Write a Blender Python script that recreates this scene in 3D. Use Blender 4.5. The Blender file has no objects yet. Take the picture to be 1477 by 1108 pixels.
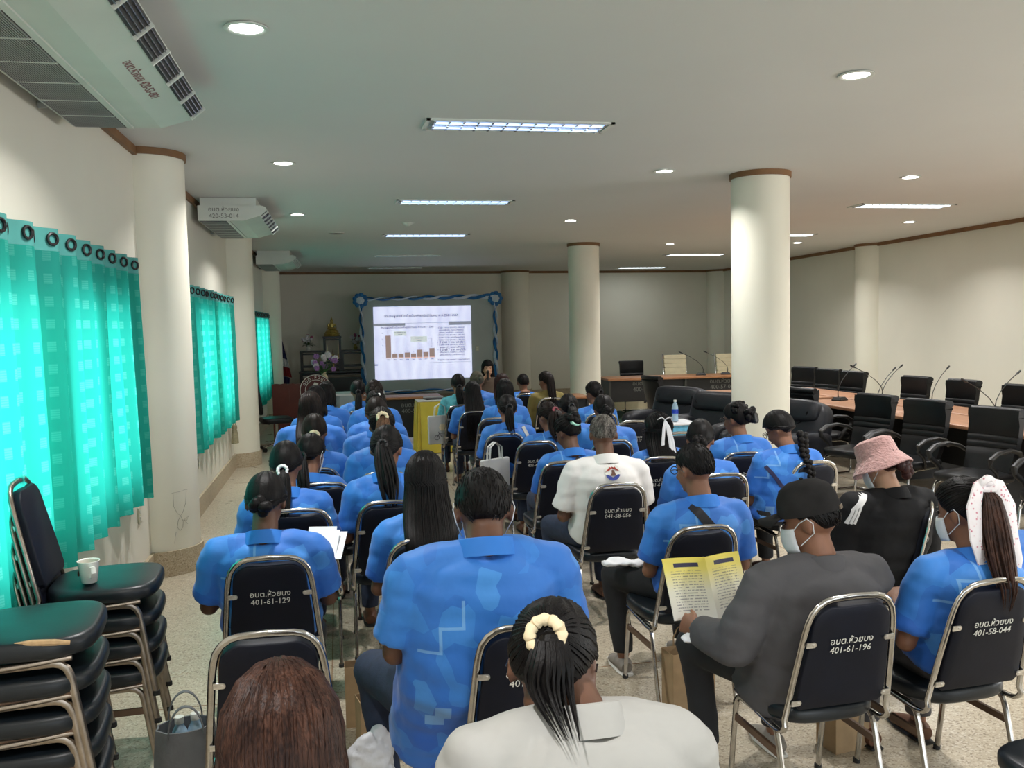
import bpy, bmesh, math, random
from mathutils import Vector, Matrix, Quaternion, noise
from mathutils.bvhtree import BVHTree
random.seed(7)
SC = bpy.context.scene
COL = SC.collection
R = math.radians
PI = math.pi

# ------------------------------------------------------------------ camera, sky, exposure
CAM_H = 1.82
cam_d = bpy.data.cameras.new('camera')
cam_d.sensor_fit = 'HORIZONTAL'
cam_d.sensor_width = 36.0
cam_d.lens = 36.0 * 1280.0 / 1477.0
cam_d.clip_start = 0.05
cam_d.clip_end = 200
cam = bpy.data.objects.new('camera', cam_d)
COL.objects.link(cam)
YAW, PITCH, ROLL = 0.190013, 0.067242, 0.021
fw = Vector((math.sin(YAW) * math.cos(PITCH), math.cos(YAW) * math.cos(PITCH), -math.sin(PITCH)))
rt = Vector((math.cos(YAW), -math.sin(YAW), 0.0))
dn = fw.cross(rt)
r2 = rt * math.cos(ROLL) + dn * math.sin(ROLL)
d2 = -rt * math.sin(ROLL) + dn * math.cos(ROLL)
cam.matrix_world = Matrix(((r2.x, -d2.x, -fw.x, 0.0), (r2.y, -d2.y, -fw.y, 0.0), (r2.z, -d2.z, -fw.z, CAM_H), (0, 0, 0, 1)))
SC.camera = cam

world = bpy.data.worlds.new('overcast_sky')
SC.world = world
world.use_nodes = True
bgn = world.node_tree.nodes['Background']
bgn.inputs[0].default_value = (0.86, 0.94, 1.0, 1)
bgn.inputs[1].default_value = 3.2

SC.view_settings.view_transform = 'Standard'
SC.view_settings.look = 'None'
SC.view_settings.gamma = 1.0
SC.view_settings.use_curve_mapping = False
SC.view_settings.exposure = 0.12
SC.cycles.use_denoising = True
SC.cycles.max_bounces = 7
SC.cycles.diffuse_bounces = 4
SC.cycles.glossy_bounces = 3
SC.cycles.transmission_bounces = 4
SC.cycles.transparent_max_bounces = 8
SC.cycles.caustics_reflective = False
SC.cycles.caustics_refractive = False
SC.cycles.sample_clamp_indirect = 6.0

def area_light(name, loc, rot, sx, sy, power, color=(1, 1, 1), spread=180):
    d = bpy.data.lights.new(name, 'AREA')
    d.shape = 'RECTANGLE'
    d.size, d.size_y = sx, sy
    d.energy = power
    d.color = color
    d.spread = R(spread)
    o = bpy.data.objects.new(name, d)
    o.location = loc
    o.rotation_euler = rot
    COL.objects.link(o)
    return o
# daylight of doors inferred behind the camera; right-wall windows are unseen, added fill
area_light('door_daylight', (3.6, -3.75, 1.35), (R(90), 0, R(180)), 8.0, 2.3, 235, (1.0, 0.975, 0.94))
area_light('added_side_fill', (9.35, 2.6, 1.5), (0, R(90), 0), 1.4, 4.4, 130, (1.0, 0.98, 0.95))
for wy0, wy1 in ((3.2, 6.15), (8.9, 11.5), (14.9, 17.4)):
    area_light('window_daylight', (-2.05, (wy0 + wy1) / 2, 1.45), (0, R(-90), 0), 1.6, wy1 - wy0 + 0.6, 21 * (wy1 - wy0), (0.97, 1.0, 1.0))

# ------------------------------------------------------------------ materials
def newmat(name):
    m = bpy.data.materials.new(name)
    m.use_nodes = True
    return m, m.node_tree, m.node_tree.nodes['Principled BSDF']

def bump_to(nt, bsdf, height, strength, dist=0.01):
    b = nt.nodes.new('ShaderNodeBump')
    b.inputs['Strength'].default_value = strength
    b.inputs['Distance'].default_value = dist
    nt.links.new(height, b.inputs['Height'])
    nt.links.new(b.outputs[0], bsdf.inputs['Normal'])

def tex_coord(nt, scale=(1, 1, 1), kind='Object'):
    tc = nt.nodes.new('ShaderNodeTexCoord')
    mp = nt.nodes.new('ShaderNodeMapping')
    mp.inputs['Scale'].default_value = scale
    nt.links.new(tc.outputs[kind], mp.inputs[0])
    return mp.outputs[0]

def noise_tex(nt, vec, scale, detail=3, rough=0.5):
    n = nt.nodes.new('ShaderNodeTexNoise')
    n.inputs['Scale'].default_value = scale
    n.inputs['Detail'].default_value = detail
    n.inputs['Roughness'].default_value = rough
    if vec is not None:
        nt.links.new(vec, n.inputs['Vector'])
    return n

def ramp(nt, fac, stops):
    r = nt.nodes.new('ShaderNodeValToRGB')
    els = r.color_ramp.elements
    while len(els) < len(stops):
        els.new(0.5)
    for e, (p, c) in zip(els, stops):
        e.position = p
        e.color = (*c, 1)
    nt.links.new(fac, r.inputs[0])
    return r.outputs[0]

def mix(nt, fac, a, b, mode='MIX'):
    n = nt.nodes.new('ShaderNodeMixRGB')
    n.blend_type = mode
    for sock, v in ((n.inputs[0], fac), (n.inputs[1], a), (n.inputs[2], b)):
        if isinstance(v, (int, float)):
            sock.default_value = v
        elif isinstance(v, tuple):
            sock.default_value = (*v, 1)
        else:
            nt.links.new(v, sock)
    return n.outputs[0]

def mth(nt, op, a, b=None, c=None):
    n = nt.nodes.new('ShaderNodeMath')
    n.operation = op
    for i, v in enumerate((a, b, c)):
        if v is None:
            continue
        if isinstance(v, (int, float)):
            n.inputs[i].default_value = v
        else:
            nt.links.new(v, n.inputs[i])
    return n.outputs[0]

def plain(name, col, rough=0.5, metal=0.0, var=0.08, vscale=8.0, bump=0.0, bscale=40.0, bdist=0.005, sheen=0.0, spec=None, coat=0.0):
    m, nt, b = newmat(name)
    v = tex_coord(nt)
    n = noise_tex(nt, v, vscale, 4)
    dark = tuple(c * (1 - var) for c in col)
    lite = tuple(min(1, c * (1 + var)) for c in col)
    nt.links.new(ramp(nt, n.outputs[0], [(0.3, dark), (0.7, lite)]), b.inputs['Base Color'])
    b.inputs['Roughness'].default_value = rough
    b.inputs['Metallic'].default_value = metal
    if spec is not None:
        b.inputs['Specular IOR Level'].default_value = spec
    if sheen:
        b.inputs['Sheen Weight'].default_value = sheen
    if coat:
        b.inputs['Coat Weight'].default_value = coat
    if bump:
        n2 = noise_tex(nt, v, bscale, 3)
        bump_to(nt, b, n2.outputs[0], bump, bdist)
    return m

def emis(name, col, strength):
    m, nt, b = newmat(name)
    b.inputs['Base Color'].default_value = (*[min(1, c) for c in col], 1)
    b.inputs['Emission Color'].default_value = (*col, 1)
    b.inputs['Emission Strength'].default_value = strength
    return m

def sr(r, g, b):
    f = lambda c: ((c / 255 + 0.055) / 1.055) ** 2.4 if c > 10 else c / 255 / 12.92
    return (f(r), f(g), f(b))

M = {}
M['wall'] = plain('cream_wall_paint', sr(226, 222, 208), 0.62, var=0.025, vscale=1.3, bump=0.05, bscale=60)
M['ceiling'] = plain('white_ceiling_paint', sr(214, 214, 212), 0.7, var=0.02, vscale=0.8)
M['column'] = plain('cream_column_paint', sr(230, 226, 210), 0.6, var=0.03, vscale=1.6, bump=0.06, bscale=25)
M['trim'] = plain('brown_trim_paint', sr(128, 92, 58), 0.6, var=0.18, vscale=5)
M['chrome'] = plain('worn_chrome', (0.50, 0.485, 0.46), 0.17, 1.0, var=0.12, vscale=30)
M['chrome_old'] = plain('bronze_worn_chrome', (0.36, 0.31, 0.26), 0.3, 1.0, var=0.25, vscale=18)
M['bracket'] = plain('zinc_bracket', (0.68, 0.66, 0.62), 0.38, 0.85, var=0.2, vscale=60)
M['vinyl'] = plain('navy_black_vinyl', sr(15, 19, 32), 0.5, spec=0.25, var=0.2, vscale=6, bump=0.12, bscale=90, bdist=0.002)
M['vinyl_seat'] = plain('dark_seat_vinyl', sr(20, 27, 33), 0.38, var=0.2, vscale=5, bump=0.1, bscale=70, bdist=0.002)
M['foam'] = plain('torn_foam', sr(190, 160, 120), 0.9, var=0.2, vscale=40)
M['rubber'] = plain('black_rubber', (0.012, 0.012, 0.012), 0.7)
M['leather'] = plain('black_leather', sr(20, 21, 23), 0.42, spec=0.3, var=0.2, vscale=5, bump=0.25, bscale=60, bdist=0.003)
M['leather2'] = plain('soft_black_leather', sr(28, 30, 36), 0.45, spec=0.35, var=0.2, vscale=4, bump=0.3, bscale=9, bdist=0.012)
M['plastic'] = plain('black_plastic', sr(20, 20, 21), 0.42, var=0.1)
M['laminate'] = plain('black_laminate', sr(21, 21, 22), 0.5, var=0.1)
M['panelgrey'] = plain('dark_green_grey_panel', sr(52, 54, 48), 0.55, var=0.08)
M['cream'] = plain('cream_leather', sr(222, 210, 176), 0.5, var=0.06)
M['white'] = plain('white_enamel', sr(216, 219, 212), 0.38, var=0.04, vscale=3)
M['ac_white'] = plain('aged_white_casing', sr(205, 210, 202), 0.45, var=0.05, vscale=3)
M['ac_dark'] = plain('grey_grille', sr(150, 152, 150), 0.5, var=0.1)
M['ac_hole_shade'] = plain('painted_grille_shade', sr(84, 85, 85), 0.7)  # grey on solid sheets, painting the shade inside the grille openings
M['ink'] = plain('white_paint_lettering', sr(222, 222, 215), 0.6, var=0.04)
M['ink_dim'] = plain('faded_grey_lettering', sr(112, 112, 108), 0.6, var=0.1)
M['ink_red'] = plain('faded_red_lettering', sr(140, 96, 96), 0.6, var=0.2, vscale=50)
M['ink_dark'] = plain('dark_print', sr(40, 40, 52), 0.6)
M['ink_grey'] = plain('grey_pencil', sr(150, 143, 130), 0.8, var=0.1)
M['paper'] = plain('white_paper', sr(232, 233, 236), 0.6, var=0.02)
M['kraft'] = plain('kraft_paper', sr(164, 138, 104), 0.75, var=0.08, vscale=20)
M['tissue'] = plain('white_plastic_bag', sr(224, 226, 230), 0.4, var=0.05, vscale=15, bump=0.4, bscale=18, bdist=0.02)
M['skin'] = plain('tan_skin', sr(132, 91, 69), 0.52, var=0.08, vscale=14, bump=0.05, bscale=120)
M['skin_dark'] = plain('dark_tan_skin', sr(104, 70, 52), 0.5, var=0.1, vscale=14, bump=0.05, bscale=120)
M['skin_light'] = plain('light_skin', sr(190, 146, 118), 0.5, var=0.06, vscale=14, bump=0.05, bscale=120)
M['eye'] = plain('dark_iris', (0.012, 0.008, 0.006), 0.15)
M['lip'] = plain('lip_skin', sr(146, 80, 72), 0.4)
M['mask'] = plain('white_mask_cloth', sr(222, 226, 230), 0.8, var=0.03)
M['glasses'] = plain('dark_spectacle_frame', sr(40, 34, 40), 0.3)
M['jeans'] = plain('dark_blue_denim', sr(40, 50, 72), 0.85, var=0.18, vscale=30, bump=0.3, bscale=220, bdist=0.003)
M['trouser_black'] = plain('black_trouser_cloth', sr(26, 27, 30), 0.85, var=0.15, vscale=9, bump=0.2, bscale=12, bdist=0.02)
M['trouser_grey'] = plain('grey_trouser_cloth', sr(72, 70, 72), 0.88, var=0.12, vscale=9, bump=0.2, bscale=12, bdist=0.02)
M['shoe'] = plain('brown_leather_sandal', sr(96, 62, 44), 0.55, var=0.15)
M['sneaker'] = plain('grey_canvas_sneaker', sr(132, 126, 118), 0.8, var=0.15, vscale=30)
M['sole'] = plain('white_shoe_sole', sr(210, 208, 200), 0.7)
M['teal_cloth'] = plain('teal_print_cloth', sr(84, 166, 178), 0.75, var=0.3, vscale=22)
M['olive_cloth'] = plain('olive_cloth', sr(126, 112, 58), 0.8, var=0.1, bump=0.2, bscale=12, bdist=0.02)
M['brown_cloth'] = plain('brown_grey_cloth', sr(92, 78, 66), 0.8, var=0.1, bump=0.2, bscale=12, bdist=0.02)
M['white_cloth'] = plain('white_polo_cloth', sr(232, 229, 226), 0.8, var=0.03, vscale=5, bump=0.3, bscale=9, bdist=0.02)
M['jacket_white'] = plain('off_white_denim_jacket', sr(172, 171, 167), 0.8, var=0.04, vscale=5, bump=0.6, bscale=7, bdist=0.02)
M['jacket_grey'] = plain('grey_jacket_cloth', sr(74, 73, 76), 0.8, var=0.08, vscale=4, bump=0.35, bscale=8, bdist=0.025)
M['jacket_black'] = plain('black_track_jacket', sr(21, 21, 23), 0.8, spec=0.25, var=0.15, vscale=4, bump=0.35, bscale=7, bdist=0.025)
M['strap'] = plain('black_webbing', sr(26, 26, 32), 0.7, var=0.1)
M['strap_grey'] = plain('grey_webbing', sr(132, 130, 124), 0.8, var=0.3, vscale=60)
M['strap_navy'] = plain('navy_webbing', sr(42, 42, 78), 0.7, var=0.1)
M['cap'] = plain('faded_black_cap_cloth', sr(42, 41, 41), 0.95, spec=0.1, var=0.2, vscale=14, bump=0.2, bscale=200, bdist=0.002)
M['pink_fleece'] = plain('pink_fleece', sr(188, 146, 142), 0.95, var=0.16, vscale=45, bump=0.9, bscale=75, bdist=0.012, sheen=0.3)
M['mint'] = plain('mint_cloth', sr(176, 226, 204), 0.8, var=0.12, vscale=30, bump=0.5, bscale=40, bdist=0.006)
M['cream_scrunchie'] = plain('cream_scrunchie_cloth', sr(232, 214, 178), 0.8, var=0.15, vscale=40, bump=0.5, bscale=60, bdist=0.006)
M['black_scrunchie'] = plain('black_scrunchie_cloth', sr(34, 32, 34), 0.6, var=0.2)
M['pink_scrunchie'] = plain('wine_pink_scrunchie_cloth', sr(150, 74, 84), 0.7, var=0.2)
M['ribbon'] = plain('white_satin_ribbon', sr(226, 226, 228), 0.42, var=0.03)
M['pearl'] = plain('white_pearl', sr(236, 236, 236), 0.2)
M['gold'] = plain('old_gold', (0.55, 0.42, 0.13), 0.34, 0.9, var=0.25, vscale=25)
M['altar'] = plain('black_lacquered_wood', sr(24, 19, 18), 0.35, var=0.2, vscale=8)
M['podium'] = plain('mahogany_veneer', sr(92, 38, 27), 0.4, var=0.22, vscale=4)
M['maroon'] = plain('maroon_paint', sr(82, 26, 28), 0.5)
M['flag_red'] = plain('flag_red_cloth', sr(128, 26, 36), 0.8)
M['flag_white'] = plain('flag_white_cloth', sr(200, 200, 204), 0.8)
M['flag_blue'] = plain('flag_blue_cloth', sr(30, 32, 78), 0.8)
M['petal_white'] = plain('white_petal', sr(212, 208, 214), 0.7, var=0.1, vscale=50)
M['petal_purple'] = plain('lilac_petal', sr(156, 112, 172), 0.7, var=0.2, vscale=50)
M['petal_pink'] = plain('rose_pink_petal', sr(150, 74, 104), 0.7, var=0.2, vscale=50)
M['leaf'] = plain('green_leaf', sr(56, 92, 44), 0.6, var=0.25, vscale=30)
M['cer'] = plain('white_ceramic', sr(226, 226, 218), 0.25, var=0.02)
M['coffee'] = plain('milky_coffee', sr(168, 138, 108), 0.3)
M['garland_blue'] = plain('blue_satin', sr(26, 104, 164), 0.5, var=0.2, vscale=15)
M['garland_white'] = plain('white_satin', sr(206, 214, 226), 0.5, var=0.08, vscale=15)
M['vinyl_screen'] = plain('grey_white_vinyl_banner', sr(176, 180, 178), 0.6, var=0.04, vscale=2, bump=0.4, bscale=2.5, bdist=0.05)
M['skirt_white'] = plain('pale_blue_table_skirt', sr(176, 190, 196), 0.7, var=0.06)
M['yellow'] = plain('yellow_satin', sr(192, 172, 58), 0.36, var=0.1, vscale=5, sheen=0.3)
M['green_carpet'] = plain('green_carpet', sr(30, 62, 46), 0.95, var=0.2, vscale=40)
M['bottle'] = plain('clear_blue_bottle', sr(158, 186, 206), 0.12, var=0.1)
M['blue_label'] = plain('blue_print', sr(36, 66, 178), 0.4, var=0.3, vscale=60)
M['blue_cloth'] = plain('pale_blue_table_cloth', sr(96, 172, 206), 0.6, var=0.25, vscale=25)
M['outlet'] = plain('ivory_switch_plate', sr(206, 200, 178), 0.45, var=0.03)
M['tassel'] = plain('beige_tassel', sr(150, 140, 112), 0.85, var=0.2, vscale=60)
M['canvas'] = plain('natural_canvas', sr(196, 198, 196), 0.8, var=0.06, vscale=8)
M['greybag'] = plain('grey_bag_cloth', sr(98, 100, 102), 0.7, var=0.15, bump=0.3, bscale=20, bdist=0.02)
M['concrete'] = plain('outside_concrete', sr(190, 188, 182), 0.9)
M['red_seat'] = plain('coral_plastic', sr(214, 96, 96), 0.5)
M['brass'] = plain('brown_joint_strip', sr(142, 112, 82), 0.5, var=0.15)
M['alum'] = plain('aluminium_frame', (0.55, 0.56, 0.57), 0.4, 0.9)
M['emb_red'] = plain('emblem_red', sr(176, 60, 50), 0.7)
M['emb_brown'] = plain('emblem_brown', sr(96, 60, 44), 0.7)
M['emb_blue'] = plain('emblem_blue', sr(50, 66, 150), 0.7)
M['stripe_white'] = plain('white_stripe_cloth', sr(222, 222, 222), 0.7)
M['lanyard'] = plain('blue_lanyard', sr(60, 128, 206), 0.6)
M['dark_pattern'] = plain('black_and_white_print_cloth', sr(70, 68, 66), 0.8, var=0.9, vscale=70)
M['slide_bar'] = emis('slide_bar_brown', sr(150, 128, 122), 0.75)
M['slide_bar_base'] = emis('slide_orange', sr(214, 150, 110), 0.75)
M['slide_text'] = emis('slide_text_grey', sr(84, 84, 112), 0.6)
M['slide_grey'] = emis('slide_grey', sr(132, 136, 150), 0.7)
M['slide_box'] = emis('slide_pale_box', sr(206, 214, 214), 0.75)

def hair_mat(name, col, hi, rough=0.46):
    m, nt, b = newmat(name)
    v = tex_coord(nt, (1, 1, 0.07))
    n = noise_tex(nt, v, 260, 2, 0.6)
    v2 = tex_coord(nt, (1, 1, 0.25))
    n2 = noise_tex(nt, v2, 30, 3, 0.6)
    f = mth(nt, 'MULTIPLY', n.outputs[0], n2.outputs[0])
    nt.links.new(ramp(nt, f, [(0.16, col), (0.42, hi)]), b.inputs['Base Color'])
    b.inputs['Roughness'].default_value = rough
    b.inputs['Specular IOR Level'].default_value = 0.16
    bump_to(nt, b, f, 0.5, 0.005)
    return m
M['hair_black'] = hair_mat('black_hair', (0.003, 0.0026, 0.0028), (0.011, 0.0095, 0.0095))
M['hair_dark'] = hair_mat('dark_brown_hair', (0.006, 0.004, 0.0035), (0.024, 0.015, 0.012))
M['hair_brown'] = hair_mat('brown_dyed_hair', (0.014, 0.006, 0.0045), (0.075, 0.034, 0.022))
M['hair_light'] = hair_mat('light_brown_dyed_hair', (0.06, 0.03, 0.018), (0.24, 0.13, 0.075))
M['hair_grey'] = hair_mat('greying_hair', (0.02, 0.018, 0.017), (0.28, 0.25, 0.22), 0.5)
M['hair_scarf'] = plain('grey_brown_head_scarf', sr(84, 80, 66), 0.85, var=0.12)
M['hair_red'] = hair_mat('wine_red_dyed_hair', (0.016, 0.006, 0.006), (0.07, 0.025, 0.022))

def terrazzo(name, base, dark, light, scale=150.0, rough=0.28):
    m, nt, b = newmat(name)
    tc = tex_coord(nt)
    vo = nt.nodes.new('ShaderNodeTexVoronoi')
    vo.inputs['Scale'].default_value = scale
    nt.links.new(tc, vo.inputs['Vector'])
    sep = nt.nodes.new('ShaderNodeSeparateColor')
    nt.links.new(vo.outputs['Color'], sep.inputs[0])
    c = ramp(nt, sep.outputs[0], [(0.0, dark), (0.08, dark), (0.2, base), (0.7, base), (0.9, light)])
    big = noise_tex(nt, tc, 0.9, 4, 0.6)
    c = mix(nt, 0.35, c, ramp(nt, big.outputs[0], [(0.3, tuple(x * 0.8 for x in base)), (0.7, tuple(min(1, x * 1.12) for x in base))]))
    nt.links.new(c, b.inputs['Base Color'])
    nr = noise_tex(nt, tc, 3.0, 4)
    rr = nt.nodes.new('ShaderNodeMapRange')
    rr.inputs['To Min'].default_value = rough - 0.08
    rr.inputs['To Max'].default_value = rough + 0.14
    nt.links.new(nr.outputs[0], rr.inputs[0])
    nt.links.new(rr.outputs[0], b.inputs['Roughness'])
    return m
M['terrazzo'] = terrazzo('cream_terrazzo', sr(184, 172, 150), sr(118, 104, 86), sr(212, 206, 190), 130)
M['terrazzo_base'] = terrazzo('terrazzo_baseboard', sr(182, 166, 140), sr(126, 110, 88), sr(206, 194, 172), 160, 0.5)

def wood(name, c1, c2, scale=(1.2, 14, 14), rough=0.38):
    m, nt, b = newmat(name)
    v = tex_coord(nt, scale)
    n = noise_tex(nt, v, 3.0, 5, 0.6)
    nt.links.new(ramp(nt, n.outputs[0], [(0.3, c1), (0.7, c2)]), b.inputs['Base Color'])
    b.inputs['Roughness'].default_value = rough
    return m
M['wood'] = wood('beech_table_top', sr(150, 104, 76), sr(186, 138, 106), (14, 1.2, 14))
M['wood_edge'] = wood('wooden_desk_top', sr(140, 92, 58), sr(170, 120, 82), (1.2, 14, 14))
M['brownbar'] = plain('brown_painted_bar', sr(98, 76, 60), 0.45, var=0.15, vscale=10, metal=0.2)

# translucent curtain with rows of small woven squares
def curtain_mat():
    m, nt, b = newmat('teal_curtain_cloth')
    nodes = nt.nodes
    tc = nodes.new('ShaderNodeTexCoord')
    sx = nodes.new('ShaderNodeSeparateXYZ')
    nt.links.new(tc.outputs['UV'], sx.inputs[0])
    u, v = sx.outputs[0], sx.outputs[1]
    # two staggered columns of squares, each with fine horizontal lines
    row = mth(nt, 'MULTIPLY', v, 1 / 0.105)
    rf = mth(nt, 'FRACT', row)
    cu = mth(nt, 'MULTIPLY', u, 1 / 0.115)
    cf = mth(nt, 'FRACT', cu)
    inr = mth(nt, 'LESS_THAN', rf, 0.46)
    inc = mth(nt, 'LESS_THAN', cf, 0.42)
    lines = mth(nt, 'GREATER_THAN', mth(nt, 'FRACT', mth(nt, 'MULTIPLY', v, 1 / 0.0105)), 0.35)
    sq = mth(nt, 'MULTIPLY', mth(nt, 'MULTIPLY', inr, inc), mth(nt, 'ADD', mth(nt, 'MULTIPLY', lines, 0.6), 0.4))
    col = mix(nt, sq, sr(60, 168, 158), sr(86, 182, 172))
    tcol = mix(nt, sq, sr(44, 196, 178), sr(88, 216, 200))
    dif = nodes.new('ShaderNodeBsdfDiffuse')
    tra = nodes.new('ShaderNodeBsdfTranslucent')
    nt.links.new(col, dif.inputs[0])
    nt.links.new(tcol, tra.inputs[0])
    ms = nodes.new('ShaderNodeMixShader')
    ms.inputs[0].default_value = 0.55
    nt.links.new(dif.outputs[0], ms.inputs[1])
    nt.links.new(tra.outputs[0], ms.inputs[2])
    nt.links.new(ms.outputs[0], nodes['Material Output'].inputs[0])
    return m
M['curtain'] = curtain_mat()
M['curtain_hem'] = plain('teal_header_band', sr(74, 150, 144), 0.8, var=0.06)

def glass_mat():
    m, nt, b = newmat('window_glass')
    t = nt.nodes.new('ShaderNodeBsdfTransparent')
    t.inputs[0].default_value = (0.9, 0.95, 0.94, 1)
    g = nt.nodes.new('ShaderNodeBsdfGlossy')
    g.inputs['Roughness'].default_value = 0.05
    ms = nt.nodes.new('ShaderNodeMixShader')
    ms.inputs[0].default_value = 0.08
    nt.links.new(t.outputs[0], ms.inputs[1])
    nt.links.new(g.outputs[0], ms.inputs[2])
    nt.links.new(ms.outputs[0], nt.nodes['Material Output'].inputs[0])
    return m
M['glass'] = glass_mat()

# printed polo shirt: facets of two blues and pale stepped lines on the back
def polo_mat():
    m, nt, b = newmat('blue_printed_polo_cloth')
    tc = nt.nodes.new('ShaderNodeTexCoord')
    sp = nt.nodes.new('ShaderNodeSeparateXYZ')
    nt.links.new(tc.outputs['Object'], sp.inputs[0])
    x, y, z = sp.outputs
    mp = nt.nodes.new('ShaderNodeMapping')
    mp.inputs['Scale'].default_value = (1.0, 0.5, 0.8)
    mp.inputs['Rotation'].default_value = (0.3, 0.5, 0.2)
    nt.links.new(tc.outputs['Object'], mp.inputs[0])
    vo = nt.nodes.new('ShaderNodeTexVoronoi')
    vo.inputs['Scale'].default_value = 9.0
    vo.distance = 'MANHATTAN'
    nt.links.new(mp.outputs[0], vo.inputs['Vector'])
    sc = nt.nodes.new('ShaderNodeSeparateColor')
    nt.links.new(vo.outputs['Color'], sc.inputs[0])
    col = ramp(nt, sc.outputs[0], [(0.0, sr(24, 90, 188)), (0.45, sr(32, 108, 202)), (0.8, sr(48, 128, 214)), (1.0, sr(76, 154, 228))])
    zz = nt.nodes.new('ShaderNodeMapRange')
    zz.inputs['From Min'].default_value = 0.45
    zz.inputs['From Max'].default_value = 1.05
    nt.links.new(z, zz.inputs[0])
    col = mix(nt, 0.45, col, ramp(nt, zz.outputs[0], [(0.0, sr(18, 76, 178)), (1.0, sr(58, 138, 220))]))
    def rect(x0, x1, z0, z1):
        a = mth(nt, 'MULTIPLY', mth(nt, 'GREATER_THAN', x, x0), mth(nt, 'LESS_THAN', x, x1))
        c = mth(nt, 'MULTIPLY', mth(nt, 'GREATER_THAN', z, z0), mth(nt, 'LESS_THAN', z, z1))
        return mth(nt, 'MULTIPLY', a, c)
    line = None
    for r_ in ((-0.052, -0.042, 0.86, 0.955), (-0.125, -0.042, 0.86, 0.87), (-0.125, -0.115, 0.78, 0.87), (-0.19, -0.115, 0.78, 0.79),
               (0.02, 0.07, 0.70, 0.75), (-0.03, 0.03, 0.66, 0.71), (-0.14, -0.09, 0.55, 0.60), (-0.17, -0.11, 0.52, 0.56)):
        k = rect(*r_)
        line = k if line is None else mth(nt, 'MAXIMUM', line, k)
    back = mth(nt, 'LESS_THAN', y, 0.05)
    col = mix(nt, mth(nt, 'MULTIPLY', mth(nt, 'MULTIPLY', line, back), 0.42), col, sr(150, 205, 246))
    nt.links.new(col, b.inputs['Base Color'])
    b.inputs['Roughness'].default_value = 0.62
    b.inputs['Sheen Weight'].default_value = 0.15
    n2 = noise_tex(nt, tc.outputs['Object'], 9, 3)
    bump_to(nt, b, n2.outputs[0], 0.3, 0.02)
    return m
M['polo'] = polo_mat()
M['polo_collar'] = plain('blue_polo_rib', sr(44, 122, 212), 0.7, var=0.05)

def scarf_mat():
    m, nt, b = newmat('white_floral_scarf_cloth')
    v = tex_coord(nt)
    vo = nt.nodes.new('ShaderNodeTexVoronoi')
    vo.inputs['Scale'].default_value = 70
    nt.links.new(v, vo.inputs['Vector'])
    spots = ramp(nt, vo.outputs['Distance'], [(0.0, sr(176, 92, 112)), (0.24, sr(214, 160, 170)), (0.3, sr(232, 226, 228)), (1.0, sr(234, 230, 232))])
    n = noise_tex(nt, v, 20, 2)
    c = mix(nt, ramp(nt, n.outputs[0], [(0.36, (0, 0, 0)), (0.44, (1, 1, 1))]), sr(232, 226, 228), spots)
    nt.links.new(c, b.inputs['Base Color'])
    b.inputs['Roughness'].default_value = 0.8
    return m
M['scarf'] = scarf_mat()

def page_mat():
    m, nt, b = newmat('printed_booklet_page')
    tc = nt.nodes.new('ShaderNodeTexCoord')
    sp = nt.nodes.new('ShaderNodeSeparateXYZ')
    nt.links.new(tc.outputs['UV'], sp.inputs[0])
    u, v, _ = sp.outputs
    base = ramp(nt, v, [(0.0, sr(246, 246, 240)), (0.45, sr(246, 244, 222)), (0.8, sr(246, 232, 120)), (1.0, sr(240, 222, 90))])
    rows = mth(nt, 'LESS_THAN', mth(nt, 'FRACT', mth(nt, 'MULTIPLY', v, 22)), 0.35)
    w = nt.nodes.new('ShaderNodeTexNoise')
    w.inputs['Scale'].default_value = 1.0
    mp = nt.nodes.new('ShaderNodeMapping')
    mp.inputs['Scale'].default_value = (30, 11, 1)
    nt.links.new(tc.outputs['UV'], mp.inputs[0])
    nt.links.new(mp.outputs[0], w.inputs['Vector'])
    words = mth(nt, 'GREATER_THAN', w.outputs[0], 0.47)
    inside = mth(nt, 'MULTIPLY', mth(nt, 'GREATER_THAN', u, 0.14), mth(nt, 'LESS_THAN', u, 0.86))
    inside = mth(nt, 'MULTIPLY', inside, mth(nt, 'LESS_THAN', v, 0.78))
    inside = mth(nt, 'MULTIPLY', inside, mth(nt, 'GREATER_THAN', v, 0.12))
    txt = mth(nt, 'MULTIPLY', mth(nt, 'MULTIPLY', rows, words), inside)
    c = mix(nt, mth(nt, 'MULTIPLY', txt, 0.6), base, sr(70, 70, 90))
    pill = mth(nt, 'MULTIPLY', mth(nt, 'MULTIPLY', mth(nt, 'GREATER_THAN', u, 0.25), mth(nt, 'LESS_THAN', u, 0.82)),
               mth(nt, 'MULTIPLY', mth(nt, 'GREATER_THAN', v, 0.84), mth(nt, 'LESS_THAN', v, 0.91)))
    c = mix(nt, pill, c, sr(44, 44, 78))
    nt.links.new(c, b.inputs['Base Color'])
    b.inputs['Roughness'].default_value = 0.5
    return m
M['page'] = page_mat()

def slide_mat():
    m, nt, b = newmat('projected_slide')
    v = tex_coord(nt)
    n = noise_tex(nt, v, 2.2, 3)
    w = nt.nodes.new('ShaderNodeTexWave')
    w.inputs['Scale'].default_value = 1.3
    w.inputs['Distortion'].default_value = 5
    nt.links.new(v, w.inputs['Vector'])
    c = mix(nt, 0.35, ramp(nt, n.outputs[0], [(0.3, sr(196, 200, 232)), (0.7, sr(228, 232, 252))]), ramp(nt, w.outputs[0], [(0.0, sr(196, 200, 236)), (1.0, sr(232, 236, 255))]))
    nt.links.new(c, b.inputs['Emission Color'])
    b.inputs['Emission Strength'].default_value = 0.85
    nt.links.new(c, b.inputs['Base Color'])
    return m
M['slide'] = slide_mat()

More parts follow.
